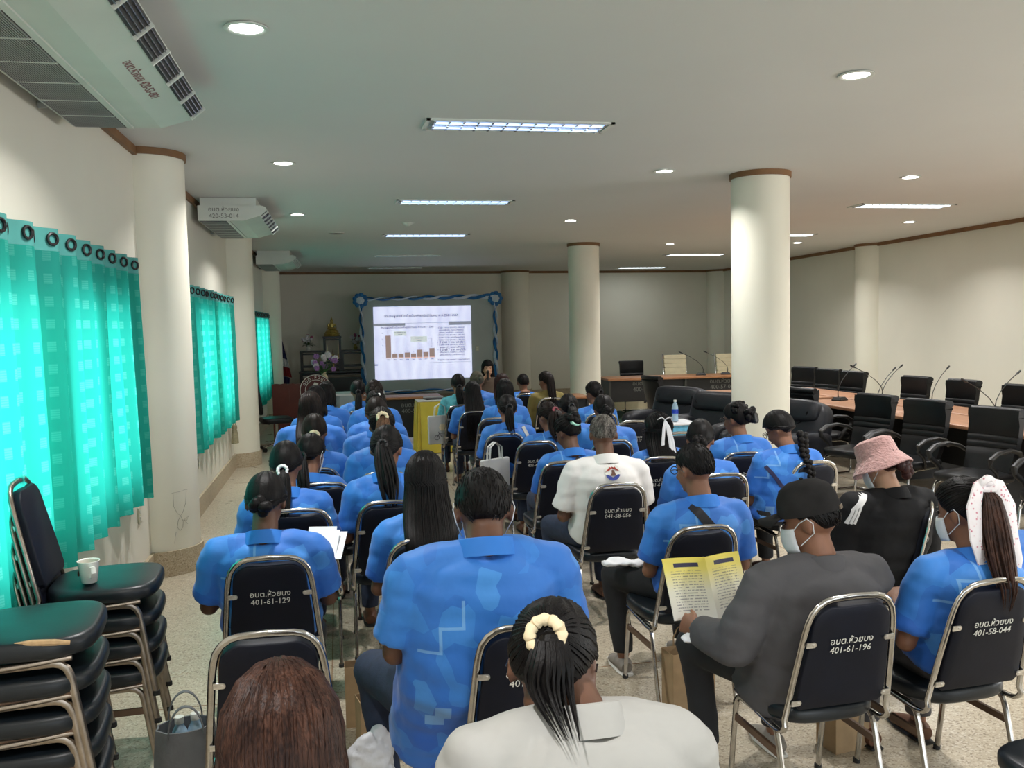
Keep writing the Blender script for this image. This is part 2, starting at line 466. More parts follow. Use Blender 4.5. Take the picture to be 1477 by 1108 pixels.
# ------------------------------------------------------------------ mesh helpers
class MB:
    def __init__(self):
        self.v, self.f = [], []
        self.uv = None
    def add(self, vs, fs):
        o = len(self.v)
        self.v += [tuple(p) for p in vs]
        self.f += [tuple(i + o for i in f) for f in fs]
        return self
    def box(self, c, s, rot=None, taper=1.0):
        hx, hy, hz = s[0] / 2, s[1] / 2, s[2] / 2
        vs = []
        for z in (-1, 1):
            k = taper if z > 0 else 1.0
            for x, y in ((-1, -1), (1, -1), (1, 1), (-1, 1)):
                p = Vector((x * hx * k, y * hy * k, z * hz))
                if rot is not None:
                    p = rot @ p
                vs.append(p + Vector(c))
        return self.add(vs, [(3, 2, 1, 0), (4, 5, 6, 7), (0, 1, 5, 4), (1, 2, 6, 5), (2, 3, 7, 6), (3, 0, 4, 7)])
    def rings(self, rings, cap0=True, cap1=True, closed=False):
        n = len(rings[0])
        vs = [p for r in rings for p in r]
        fs = []
        m = len(rings)
        for i in range(m if closed else m - 1):
            a, b = i * n, ((i + 1) % m) * n
            for k in range(n):
                fs.append((a + k, a + (k + 1) % n, b + (k + 1) % n, b + k))
        if not closed:
            if cap0:
                fs.append(tuple(range(n - 1, -1, -1)))
            if cap1:
                fs.append(tuple(range((m - 1) * n, m * n)))
        return self.add(vs, fs)
    def tube(self, pts, rad, n=10, closed=False, up=None, wob=None):
        pts = [Vector(p) for p in pts]
        m = len(pts)
        if not isinstance(rad, (list,)):
            rad = [rad] * m
        tang = []
        for i in range(m):
            a = pts[(i - 1) % m] if (closed or i > 0) else pts[i]
            b = pts[(i + 1) % m] if (closed or i < m - 1) else pts[i]
            tang.append((b - a).normalized())
        ref = Vector(up) if up is not None else None
        if ref is None:
            ref = Vector((0, 0, 1)) if abs(tang[0].z) < 0.9 else Vector((1, 0, 0))
        nrm = (ref - tang[0] * ref.dot(tang[0])).normalized()
        rings = []
        for i in range(m):
            t = tang[i]
            if up is not None:
                q = ref - t * ref.dot(t)
                nrm = q.normalized() if q.length > 1e-4 else nrm
            else:
                q = nrm - t * nrm.dot(t)
                nrm = q.normalized() if q.length > 1e-5 else nrm
            bn = t.cross(nrm)
            r = rad[i]
            ra, rb = r if isinstance(r, tuple) else (r, r)
            ring = []
            for k in range(n):
                a = 2 * PI * k / n
                w = 1.0 if wob is None else wob(i, k)
                ring.append(pts[i] + bn * (math.cos(a) * ra * w) + nrm * (math.sin(a) * rb * w))
            rings.append(ring)
        return self.rings(rings, closed=closed)
    def ell(self, c, r, rot=None, nu=16, nv=10):
        c = Vector(c)
        rings = []
        for j in range(1, nv):
            th = PI * j / nv
            rings.append([c + ((rot @ Vector((r[0] * math.sin(th) * math.cos(2 * PI * k / nu), r[1] * math.sin(th) * math.sin(2 * PI * k / nu), -r[2] * math.cos(th)))) if rot is not None else
                          Vector((r[0] * math.sin(th) * math.cos(2 * PI * k / nu), r[1] * math.sin(th) * math.sin(2 * PI * k / nu), -r[2] * math.cos(th)))) for k in range(nu)])
        return self.rings(rings)
    def cyl(self, p0, p1, r0, r1=None, n=16):
        return self.tube([p0, p1], [r0, r0 if r1 is None else r1], n)
    def lathe(self, prof, c=(0, 0, 0), n=24, cap0=True, cap1=True):
        c = Vector(c)
        return self.rings([[c + Vector((r * math.cos(2 * PI * k / n), r * math.sin(2 * PI * k / n), z)) for k in range(n)] for r, z in prof], cap0, cap1)
    def prism(self, outline, z0, z1, tf=None):
        tf = tf or (lambda p: p)
        return self.rings([[Vector(tf((x, y, z))) for x, y in outline] for z in (z0, z1)])
    def cushion(self, outline, z0, z1, bevel, tf=None, dome=0.0, steps=3):
        tf = tf or (lambda p: p)
        cx = sum(p[0] for p in outline) / len(outline)
        cy = sum(p[1] for p in outline) / len(outline)
        mx = max(math.hypot(p[0] - cx, p[1] - cy) for p in outline)
        lv = []
        for i in range(steps + 1):
            a = PI / 2 * i / steps
            lv.append((z0 + bevel * (1 - math.sin(a)) if False else z0 + bevel * (1 - math.cos(a)), 1 - (bevel / mx) * (1 - math.sin(a))))
        for i in range(steps + 1):
            a = PI / 2 * i / steps
            lv.append((z1 - bevel * (1 - math.sin(a)), 1 - (bevel / mx) * (1 - math.cos(a))))
        for s in (0.75, 0.5, 0.25):
            lv.append((z1 + dome * (1 - s * s), s * (1 - bevel / mx)))
        rings = [[Vector(tf((cx + (x - cx) * s, cy + (y - cy) * s, z))) for x, y in outline] for z, s in lv]
        return self.rings(rings)
    def build(self, name, mat, parent=None, smooth=True, label=None, loc=None):
        return obj(name, self.mesh(name, mat, smooth), parent, label, loc)
    def mesh(self, name, mat, smooth=True):
        me = bpy.data.meshes.new(name)
        me.from_pydata(self.v, [], self.f)
        me.validate()
        bm = bmesh.new()
        bm.from_mesh(me)
        bmesh.ops.recalc_face_normals(bm, faces=bm.faces)
        bm.to_mesh(me)
        bm.free()
        mats = mat if isinstance(mat, (list, tuple)) else [mat]
        for q in mats:
            me.materials.append(M[q] if isinstance(q, str) else q)
        if smooth:
            shade(me)
        return me

def shade(me, ang=42):
    me.polygons.foreach_set('use_smooth', [True] * len(me.polygons))
    bm = bmesh.new()
    bm.from_mesh(me)
    lim = R(ang)
    for e in bm.edges:
        if len(e.link_faces) == 2:
            e.smooth = e.calc_face_angle(0.0) < lim
    bm.to_mesh(me)
    bm.free()

def obj(name, me, parent=None, label=None, loc=None):
    o = bpy.data.objects.new(name, me)
    COL.objects.link(o)
    if parent is not None:
        o.parent = parent
    if label:
        o['label'] = label
    if loc is not None:
        o.location = loc
    return o

def thing(name, label, cat, loc=(0, 0, 0), rz=0.0, group=None):
    o = bpy.data.objects.new(name, None)
    COL.objects.link(o)
    o.location = loc
    o.rotation_euler = (0, 0, rz)
    o.empty_display_size = 0.1
    tag(o, label, cat, group)
    return o

def tag(o, label, cat, group=None):
    o['label'] = label
    o['category'] = cat
    if group:
        o['group'] = group
    return o

def struct(o):
    o['kind'] = 'structure'
    return o

def copy_tree(o, parent=None):
    c = o.copy()
    COL.objects.link(c)
    c.parent = parent
    for ch in o.children:
        copy_tree(ch, c)
    return c

def rrect(w, h, r, n=5, cx=0.0, cy=0.0):
    out = []
    for sx, sy, a0 in ((1, 1, 0), (-1, 1, 90), (-1, -1, 180), (1, -1, 270)):
        for i in range(n + 1):
            a = R(a0 + 90 * i / n)
            out.append((cx + sx * (w / 2 - r) + r * math.cos(a), cy + sy * (h / 2 - r) + r * math.sin(a)))
    return out

def text_mesh(body, size, mat, extrude=0.0006, align='CENTER', space=1.0, shear=0.0, bold=0.0):
    cu = bpy.data.curves.new('lettering', 'FONT')
    cu.body = body
    cu.size = size
    cu.align_x = align
    cu.align_y = 'CENTER'
    cu.resolution_u = 2
    cu.extrude = extrude
    cu.space_character = space
    cu.shear = shear
    cu.offset = bold
    o = bpy.data.objects.new('lettering', cu)
    COL.objects.link(o)
    dg = bpy.context.evaluated_depsgraph_get()
    dg.update()
    me = bpy.data.meshes.new_from_object(o.evaluated_get(dg))
    bpy.data.objects.remove(o)
    bpy.data.curves.remove(cu)
    me.name = 'lettering'
    me.materials.clear()
    me.materials.append(M[mat])
    return me

def remesh(mb, voxel, smooth_it=4, wrinkle=0.0, wscale=7.0, seed=0.0, zmin=None):
    me = bpy.data.meshes.new('tmp')
    me.from_pydata(mb.v, [], mb.f)
    bm = bmesh.new()
    bm.from_mesh(me)
    bmesh.ops.recalc_face_normals(bm, faces=bm.faces)
    bm.to_mesh(me)
    bm.free()
    o = bpy.data.objects.new('tmp', me)
    COL.objects.link(o)
    md = o.modifiers.new('r', 'REMESH')
    md.mode = 'VOXEL'
    md.voxel_size = voxel
    md.adaptivity = 0.0
    sm = o.modifiers.new('s', 'SMOOTH')
    sm.factor = 0.5
    sm.iterations = smooth_it
    dg = bpy.context.evaluated_depsgraph_get()
    dg.update()
    out = bpy.data.meshes.new_from_object(o.evaluated_get(dg))
    bpy.data.objects.remove(o)
    bpy.data.meshes.remove(me)
    if wrinkle:
        nn = [v.normal.copy() for v in out.vertices]
        off = Vector((seed * 3.1, seed * 1.7, seed * 5.3))
        for v, n in zip(out.vertices, nn):
            p = v.co
            q = Vector((p.x * wscale, p.y * wscale, p.z * wscale * 2.0)) + off
            a = noise.noise(q) + 0.5 * noise.noise(q * 2.1)
            v.co = p + n * (wrinkle * a)
    out.polygons.foreach_set('use_smooth', [True] * len(out.polygons))
    out.materials.clear()
    return out

# ------------------------------------------------------------------ the room
CEIL = 3.15
LX = -1.42          # left wall face
YB = -3.5           # rear wall behind the camera
def left_of_back(x): return 21.55 + (x + 1.42) * 0.075     # back wall runs a little off square
RX = lambda y: 9.35 + (y - 10.0) * 0.055

mb = MB()
mb.add([(LX - 0.4, YB - 0.3, 0), (11, YB - 0.3, 0), (11, 23.5, 0), (LX - 0.4, 23.5, 0), (LX - 0.4, YB - 0.3, -0.1), (11, YB - 0.3, -0.1), (11, 23.5, -0.1), (LX - 0.4, 23.5, -0.1)],
       [(0, 1, 2, 3), (7, 6, 5, 4), (0, 4, 5, 1), (1, 5, 6, 2), (2, 6, 7, 3), (3, 7, 4, 0)])
floor = struct(mb.build('floor', 'terrazzo', smooth=False))
floor['label'] = 'cream speckled terrazzo floor with thin brown joint strips'
for y in (-1.4, 1.5, 4.42, 7.4, 10.9, 13.9, 16.9, 19.9):
    MB().box((4.4, y, 0.0007), (11.4, 0.006, 0.0014)).build('joint_strip', 'brass', floor, False)
for x in (-0.1, 1.18, 3.4, 5.6, 7.8):
    MB().box((x, 9.5, 0.0006), (0.006, 25.0, 0.0012)).build('joint_strip', 'brass', floor, False)

mb = MB()
mb.box((4.6, 10.0, CEIL + 0.06), (12.6, 27.4, 0.12))
ceiling = struct(mb.build('ceiling', 'ceiling', smooth=False))
ceiling['label'] = 'flat white plaster ceiling'

# left wall with three window openings
WIN = [(3.2, 6.15), (8.9, 11.5), (14.9, 17.4)]
WZ0, WZ1 = 0.86, 1.99
mb = MB()
T = 0.22
def wseg(y0, y1, z0, z1): mb.box((LX - T / 2, (y0 + y1) / 2, (z0 + z1) / 2), (T, y1 - y0, z1 - z0))
ys = YB
for a, b in WIN:
    wseg(ys, a, 0, CEIL)
    wseg(a, b, 0, WZ0)
    wseg(a, b, WZ1, CEIL)
    ys = b
wseg(ys, 23.4, 0, CEIL)
wall_left = struct(mb.build('wall_left', 'wall', smooth=False))
for i, (a, b) in enumerate(WIN):
    w = struct(MB().box((LX - T / 2, (a + b) / 2, WZ0 + 0.02), (0.09, b - a, 0.04)).box((LX - T / 2, (a + b) / 2, WZ1 - 0.02), (0.09, b - a, 0.04))
               .box((LX - T / 2, a + 0.02, (WZ0 + WZ1) / 2), (0.09, 0.04, WZ1 - WZ0)).box((LX - T / 2, b - 0.02, (WZ0 + WZ1) / 2), (0.09, 0.04, WZ1 - WZ0))
               .build('window_%d' % (i + 1), 'alum', smooth=False))
    w['label'] = 'aluminium framed sliding window behind teal curtain'
    n = 3
    for k in range(n):
        y0 = a + 0.04 + (b - a - 0.08) * k / n
        y1 = a + 0.04 + (b - a - 0.08) * (k + 1) / n
        MB().box((LX - T / 2 + (0.01 if k % 2 else -0.01), (y0 + y1) / 2, (WZ0 + WZ1) / 2), (0.006, y1 - y0 - 0.05, WZ1 - WZ0 - 0.1)).build('pane', 'glass', w, False)
        if k:
            MB().box((LX - T / 2, y0, (WZ0 + WZ1) / 2), (0.06, 0.05, WZ1 - WZ0 - 0.08)).build('mullion', 'alum', w, False)

def wall_poly(name, p0, p1, z0=0.0, z1=CEIL, t=0.2, mat='wall'):
    a, b = Vector((*p0, 0)), Vector((*p1, 0))
    d = (b - a).normalized()
    nrm = Vector((d.y, -d.x, 0)) * t
    m = MB()
    vs = [(*a.xy, z0), (*b.xy, z0), (*(b - nrm).xy, z0), (*(a - nrm).xy, z0), (*a.xy, z1), (*b.xy, z1), (*(b - nrm).xy, z1), (*(a - nrm).xy, z1)]
    m.add(vs, [(3, 2, 1, 0), (4, 5, 6, 7), (0, 1, 5, 4), (1, 2, 6, 5), (2, 3, 7, 6), (3, 0, 4, 7)])
    return struct(m.build(name, mat, smooth=False))
RBX = 9.98
back_y = left_of_back
wall_back = wall_poly('wall_back', (LX, back_y(LX)), (RBX, back_y(RBX)))
# right wall: solid beyond y = 6, then an unseen open bay added to let light in
wall_right = wall_poly('wall_right', (RBX, back_y(RBX)), (RX(5.0), 5.0))
wr2 = wall_poly('wall_right', (RX(5.0), 5.0), (RX(5.0) - 0.2, 0.2), 0, 0.8)
wr3 = wall_poly('wall_right', (RX(5.0), 5.0), (RX(5.0) - 0.2, 0.2), 2.2, CEIL)
wr4 = wall_poly('wall_right', (RX(5.0) - 0.2, 0.2), (RX(5.0) - 0.3, YB))
# rear wall behind the camera with a wide doorway
wall_poly('wall_rear', (RX(5.0) - 0.2, YB), (7.6, YB))
wall_poly('wall_rear', (-0.4, YB), (LX - 0.2, YB))
wall_poly('wall_rear', (7.6, YB), (-0.4, YB), 2.6, CEIL)
struct(MB().box((4.5, -4.6, -0.06), (14, 2.2, 0.1)).build('ground', 'concrete', smooth=False))

# terrazzo baseboard of the left wall and column feet, crown trim
struct(MB().box((LX + 0.012, 9.0, 0.095), (0.024, 25.2, 0.19)).build('baseboard_left', 'terrazzo_base', smooth=False))
struct(MB().box((LX + 0.015, 9.2, CEIL - 0.03), (0.03, 25.0, 0.06)).build('trim_1', 'trim', smooth=False))
wall_poly('trim_2', (LX, back_y(LX) - 0.03), (RBX, back_y(RBX) - 0.03), CEIL - 0.06, CEIL, -0.0 + 0.03, 'trim')
wall_poly('trim_3', (RBX - 0.03, back_y(RBX)), (RX(5.0) - 0.03, 5.0), CEIL - 0.06, CEIL, 0.03, 'trim')
wall_poly('baseboard_back', (LX, back_y(LX) - 0.03), (RBX, back_y(RBX) - 0.03), 0, 0.15, 0.03, 'terrazzo_base')
wall_poly('baseboard_right', (RBX - 0.03, back_y(RBX)), (RX(5.0) - 0.03, 5.0), 0, 0.15, 0.03, 'terrazzo_base')

def column(x, y, r, label, group=None, base=True):
    c = struct(MB().lathe([(r, 0), (r, CEIL)], (x, y, 0), 48).build('column', 'column'))
    c['label'] = label
    MB().lathe([(r + 0.002, CEIL - 0.05), (r + 0.014, CEIL - 0.05), (r + 0.014, CEIL), (r + 0.002, CEIL)], (x, y, 0), 48, False, False).build('ring_trim', 'trim', c)
    if base:
        MB().lathe([(r + 0.002, 0.0), (r + 0.02, 0.0), (r + 0.02, 0.19), (r + 0.002, 0.19)], (x, y, 0), 48, False, False).build('base_ring', 'terrazzo_base', c)
    return c
column(-1.40, 7.14, 0.285, 'cream half-round wall column beside the near teal curtain')
column(-1.40, 12.40, 0.285, 'cream half-round wall column beyond the second teal curtain')
column(-1.40, 17.9, 0.285, 'cream half-round wall column by the flag')
column(3.83, 7.66, 0.262, 'thick free-standing cream column among the leather armchairs')
column(4.07, 14.55, 0.262, 'free-standing cream column at the end of the long desk')
column(4.35, back_y(4.35) - 0.02, 0.36, 'cream half-round column on the back wall by the screen')
column(10.0, back_y(9.9) - 0.1, 0.36, 'cream corner column at the back wall')
column(RX(14.85) + 0.06, 14.85, 0.33, 'cream half-round column on the right wall')

# pencil doodle on the near wall column, scuffs
dood = MB()
def on_col(a, z, r=0.2855): return (-1.40 + r * math.cos(a), 7.14 + r * math.sin(a), z)
def doodle(pts): dood.tube([on_col(R(a), 0.24 + (z - 0.30) * 0.56) for a, z in pts], 0.0012, 5)
doodle([(-62, 0.98), (-50, 0.985), (-38, 1.0), (-36, 0.99)])
doodle([(-60, 0.97), (-60, 0.80), (-55, 0.70), (-50, 0.66), (-46, 0.70), (-40, 0.82), (-38, 0.98)])
doodle([(-50, 0.66), (-54, 0.60), (-56, 0.52), (-52, 0.46), (-47, 0.50), (-46, 0.58), (-50, 0.66)])
doodle([(-47, 0.60), (-40, 0.57), (-36, 0.63), (-44, 0.60), (-38, 0.53)])
doodle([(-58, 0.45), (-60, 0.38), (-61, 0.30)])
d_o = dood.build('pencil_doodle', 'ink_grey')
tag(d_o, 'grey pencil doodle scribbled low on the near wall column', 'doodle')

def plate(x, y, z, rot, label, name='wall_outlet'):
    t = thing(name, label, 'outlet', (x, y, z), rot)
    MB().cushion(rrect(0.075, 0.115, 0.008), 0, 0.012, 0.004, tf=lambda p: (p[0], -p[2], p[1])).build('cover_plate', 'outlet', t)
    for s in (-0.022, 0.022):
        MB().box((0, -0.0135, s), (0.032, 0.004, 0.024)).build('socket_insert', 'cer', t, False)
    return t
plate(LX, 6.5, 0.545, R(90), 'ivory wall outlet under the near teal curtain beside the column')
plate(LX, 9.1, 0.52, R(90), 'ivory wall outlet under the second teal curtain')
plate(RX(15.5), 15.55, 1.22, R(-90), 'ivory switch plate on the right wall beside its half-round column')
plate(RX(9.3), 9.2, 0.82, R(-90), 'ivory switch plate low on the right wall behind the far conference chairs')

# ------------------------------------------------------------------ curtains
def curtain(y0, y1, z0, z1, label, seed, layers=()):
    t = thing('curtain', label, 'curtain', (LX + 0.09, y0, 0))
    rnd = random.Random(seed)
    L = y1 - y0
    nf = max(8, int(L / 0.145))
    nu = nf * 10
    folds = [rnd.uniform(0.6, 1.35) for _ in range(nf + 2)]
    nz = 16
    def prof(u, fz):
        s = u * nf
        k = int(s)
        w = math.sin(2 * PI * s * 0.5)
        amp = folds[k] * (0.030 + 0.018 * fz)
        return amp * w + 0.006 * math.sin(9 * u + 3 * fz + seed)
    hb = z1 - 0.105
    mb = MB()
    uvs = []
    for j in range(nz + 1):
        fz = j / nz
        z = hb + (z0 - hb) * fz
        for i in range(nu + 1):
            u = i / nu
            yy = u * L + 0.025 * fz * math.sin(u * nf * PI * 0.63 + seed)
            mb.v.append((prof(u, fz), yy, z + (0.012 * math.sin(u * nf * PI + 1) if j == nz else 0)))
            uvs.append((u * L * 1.35, (z1 - z)))
    for j in range(nz):
        for i in range(nu):
            a = j * (nu + 1) + i
            mb.f.append((a, a + 1, a + nu + 2, a + nu + 1))
    me = bpy.data.meshes.new('cloth')
    me.from_pydata(mb.v, [], mb.f)
    ul = me.uv_layers.new(name='UVMap')
    for lp in me.loops:
        ul.data[lp.index].uv = uvs[lp.vertex_index]
    me.materials.append(M['curtain'])
    me.polygons.foreach_set('use_smooth', [True] * len(me.polygons))
    cl = obj('cloth_panel', me, t)
    for u0, u1 in layers:
        mb2, uv2 = MB(), []
        n2 = 24
        for j in range(nz + 1):
            fz = j / nz
            z = hb + 0.03 + (z0 + 0.01 - hb) * fz
            for i in range(n2 + 1):
                u = u0 + (u1 - u0) * i / n2 + 0.008 * fz
                mb2.v.append((prof(u, fz) - 0.035, u * L, z))
                uv2.append((u * L * 1.35 + 0.05, z1 - z))
        for j in range(nz):
            for i in range(n2):
                a = j * (n2 + 1) + i
                mb2.f.append((a, a + 1, a + n2 + 2, a + n2 + 1))
        me2 = bpy.data.meshes.new('cloth_fold')
        me2.from_pydata(mb2.v, [], mb2.f)
        ul2 = me2.uv_layers.new(name='UVMap')
        for lp in me2.loops:
            ul2.data[lp.index].uv = uv2[lp.vertex_index]
        me2.materials.append(M['curtain'])
        me2.polygons.foreach_set('use_smooth', [True] * len(me2.polygons))
        obj('cloth_fold', me2, t)
    # stiff header with eyelets
    hv, hf = [], []
    for i in range(nu + 1):
        u = i / nu
        x = prof(u, 0) 
        hv += [(x, u * L, z1), (x, u * L, hb), (x - 0.004, u * L, hb), (x - 0.004, u * L, z1)]
    for i in range(nu):
        for k in range(4):
            a = i * 4 + k
            b = i * 4 + (k + 1) % 4
            hf.append((a, b, b + 4, a + 4))
    MB().add(hv, hf).build('header_band', 'curtain_hem', t)
    for k in range(nf):
        if k % 2 == 0 or True:
            u = (k + 0.22) / nf
            x = prof(u, 0)
            e = 1e-3
            dx = (prof(u + e, 0) - prof(u - e, 0)) / (2 * e * L)
            ang = math.atan2(dx, 1)
            rot = Matrix.Rotation(-ang, 3, 'Z')
            c = Vector((x, u * L, z1 - 0.05))
            ring = [c + rot @ Vector((0.0055, 0.026 * math.cos(a), 0.026 * math.sin(a))) for a in [2 * PI * q / 16 for q in range(16)]]
            MB().tube(ring, 0.007, 6, True).build('eyelet', 'plastic', t)
    MB().cyl((-0.05, -0.04, z1 - 0.05), (-0.05, L + 0.04, z1 - 0.05), 0.011, n=10).build('curtain_rod', 'plastic', t)
    return t
curtain(3.0, 6.36, 0.70, 2.31, 'large teal eyelet curtain glowing with daylight above the stacked chairs', 3, ((0.0, 0.12), (0.39, 0.525), (0.70, 0.76), (0.955, 0.99)))
curtain(8.52, 11.82, 0.68, 2.24, 'teal eyelet curtain between the two nearer wall columns', 5, ((0.01, 0.06), (0.42, 0.55), (0.94, 0.985)))
curtain(14.7, 17.75, 0.54, 2.12, 'teal eyelet curtain at the far end beside the flag', 9)
for k, (y, z) in enumerate(((11.55, 0.62), (11.75, 0.60))):
    t = thing('curtain_tassel', 'beige tassel on a cord hanging below the second teal curtain', 'tassel', (LX + 0.07, y, z - 0.22), 0, 'pair of curtain tassels')
    MB().cyl((0, 0, 0.22), (0, 0, 0.46), 0.005, n=8).build('cord', 'tassel', t)
    MB().lathe([(0.004, 0.235), (0.02, 0.225), (0.022, 0.19), (0.016, 0.175), (0.03, 0.12), (0.036, 0.0), (0.03, -0.005)], (0, 0, 0), 12).build('fringe', 'tassel', t)

# ------------------------------------------------------------------ ceiling lights and equipment
def downlight(x, y, lab, lit=True):
    t = thing('ceiling_downlight', lab, 'downlight', (x, y, CEIL), 0, 'lit ceiling downlights' if lit else 'unlit ceiling covers')
    MB().lathe([(0.072, -0.001), (0.095, -0.004), (0.098, -0.010), (0.085, -0.013), (0.072, -0.006)], (0, 0, 0), 28, False, False).build('rim', 'white', t)
    MB().lathe([(0.0005, -0.007), (0.04, -0.008), (0.0735, -0.006)], (0, 0, 0), 28).build('lens', 'lamp' if lit else 'white', t)
    if lit:
        d = bpy.data.lights.new('downlight_beam', 'AREA')
        d.shape = 'DISK'
        d.size = 0.13
        d.energy = 28.0
        d.color = (1.0, 0.975, 0.95)
        d.spread = R(135)
        o = bpy.data.objects.new('downlight_beam', d)
        o.location = (0, 0, -0.016)
        o.parent = t
        COL.objects.link(o)
    return t
M['lamp'] = emis('lit_lamp_lens', (1.0, 0.98, 0.96), 14.0)
for x, y, lab in ((-0.36, 4.15, 'lit round downlight beside the near air conditioner'), (2.83, 4.52, 'lit round downlight in open ceiling before the thick free column'), (-0.40, 7.42, 'lit round downlight beside the near wall column'),
                  (2.87, 7.56, 'lit round downlight just left of the thick free column'), (5.42, 7.73, 'lit round downlight just right of the thick free column, above a louvred light'), (-0.44, 10.72, 'lit round downlight beside the middle air conditioner'),
                  (2.99, 11.28, 'lit round downlight before the farther free column'), (7.97, 11.39, 'lit round downlight between louvred light and right wall trim'), (5.67, 14.7, 'lit round downlight between the two free columns'), (7.96, 14.5, 'lit round downlight at the edge of the thick free column')):
    downlight(x, y, lab)
for x, y in ((2.75, 1.2), (-0.36, 1.0), (5.5, 4.4), (5.5, 1.2), (8.1, 4.5), (8.0, 7.9), (5.6, 11.3)):
    downlight(x, y, 'lit round downlight over the rear half of the hall')
M['louver'] = plain('polished_louver', (0.75, 0.80, 0.88), 0.18, 0.95, var=0.05)
M['reflector'] = plain('painted_sheen_reflector', (0.34, 0.46, 0.80), 0.35, 0.2, var=0.15, vscale=10)  # blue of reflected light painted into the base colour
M['tube'] = emis('fluorescent_tube', (0.85, 0.95, 1.0), 3.0)
M['tube_dim'] = emis('dim_bluish_tube', (0.5, 0.66, 1.0), 1.6)
M['tube_off'] = plain('unlit_fluorescent_tube', sr(214, 222, 228), 0.3)
def troffer(x, y, lit, length=1.26, w=0.31, dim=False):
    t = thing('ceiling_light', 'lit recessed louvred fluorescent light over the conference tables' if lit else ('bluish recessed louvred fluorescent light over the audience' if dim else 'dark recessed louvred fluorescent light towards the screen'), 'ceiling light', (x, y, CEIL), 0, 'lit louvred ceiling lights' if lit else ('bluish louvred ceiling lights' if dim else 'dark louvred ceiling lights'))
    L2, w2 = length / 2, w / 2
    f = MB()
    for sx in (-1, 1):
        f.box((sx * (L2 - 0.012), 0, -0.006), (0.03, w, 0.012))
    for sy in (-1, 1):
        f.box((0, sy * (w2 - 0.012), -0.006), (length, 0.024, 0.012))
    f.build('frame', 'white', t, False)
    MB().box((0, 0, 0.004), (length - 0.06, w - 0.05, 0.004)).build('reflector', 'reflector', t, False)
    for s in (-0.065, 0.065):
        MB().cyl((-L2 + 0.06, s, -0.012), (L2 - 0.06, s, -0.012), 0.008, n=8).build('tube', 'tube' if lit else ('tube_dim' if dim else 'tube_off'), t)
    MB().box((0, 0, -0.012), (length - 0.06, 0.006, 0.016)).build('louver_spine', 'louver', t, False)
    if lit:
        d = bpy.data.lights.new('fluorescent_glow', 'AREA')
        d.shape = 'RECTANGLE'
        d.size, d.size_y = length - 0.1, w - 0.06
        d.energy = 22 if y < 15 else 10
        d.color = (0.93, 0.98, 1.0)
        o = bpy.data.objects.new('fluorescent_glow', d)
        o.location = (0, 0, -0.024)
        o.parent = t
        COL.objects.link(o)
    nb = 13
    me = None
    for k in range(nb):
        xx = -L2 + 0.06 + (length - 0.12) * k / (nb - 1)
        if me is None:
            me = MB().box((0, 0, -0.011), (0.014, w - 0.05, 0.014)).mesh('louver_blade', 'louver', False)
        obj('louver_blade', me, t, loc=(xx, 0, 0))
    return t
for x, y, lit, lab in ((1.22, 5.93, False, 'largest bluish louvred fluorescent light, over the middle of the audience'), (1.26, 9.6, False, 'bluish louvred fluorescent light right before the smoke detector'), (1.28, 13.1, False, 'bluish louvred fluorescent light just beyond the smoke detector'),
                       (1.28, 16.85, False, 'dark louvred fluorescent light second from the back wall'), (1.28, 20.3, False, 'dark louvred fluorescent light above the screen at the back wall'),
                       (6.7, 9.72, True, 'lit louvred fluorescent light between two downlights over the conference tables'), (6.85, 13.15, True, 'lit louvred fluorescent light partly behind the thick free column'), (7.08, 17.0, True, 'lit louvred fluorescent light over the long desk'), (7.35, 21.0, True, 'lit louvred fluorescent light nearest the back wall trim')):
    troffer(x, y, lit, dim=(y < 14))['label'] = lab
MB_c = thing('smoke_detector', 'small round smoke detector between the ceiling lights', 'detector', (0.9, 11.55, CEIL))
MB().lathe([(0.075, 0), (0.075, -0.012), (0.05, -0.03), (0.02, -0.045), (0.001, -0.046)], (0, 0, 0), 24).build('body', 'white', MB_c)
MB().lathe([(0.085, -0.002), (0.085, -0.008), (0.07, -0.009)], (0, 0, 0), 24, False, False).build('base_plate', 'white', MB_c)
sp_o = thing('ceiling_speaker', 'round flush ceiling cover near the wall air conditioners', 'ceiling speaker', (0.0, 12.8, CEIL))
MB().lathe([(0.11, 0), (0.11, -0.008), (0.1, -0.012)], (0, 0, 0), 28, False, False).build('rim', 'white', sp_o)
MB().lathe([(0.1, -0.006), (0.001, -0.006)], (0, 0, 0), 28).build('grille', 'ac_white', sp_o)

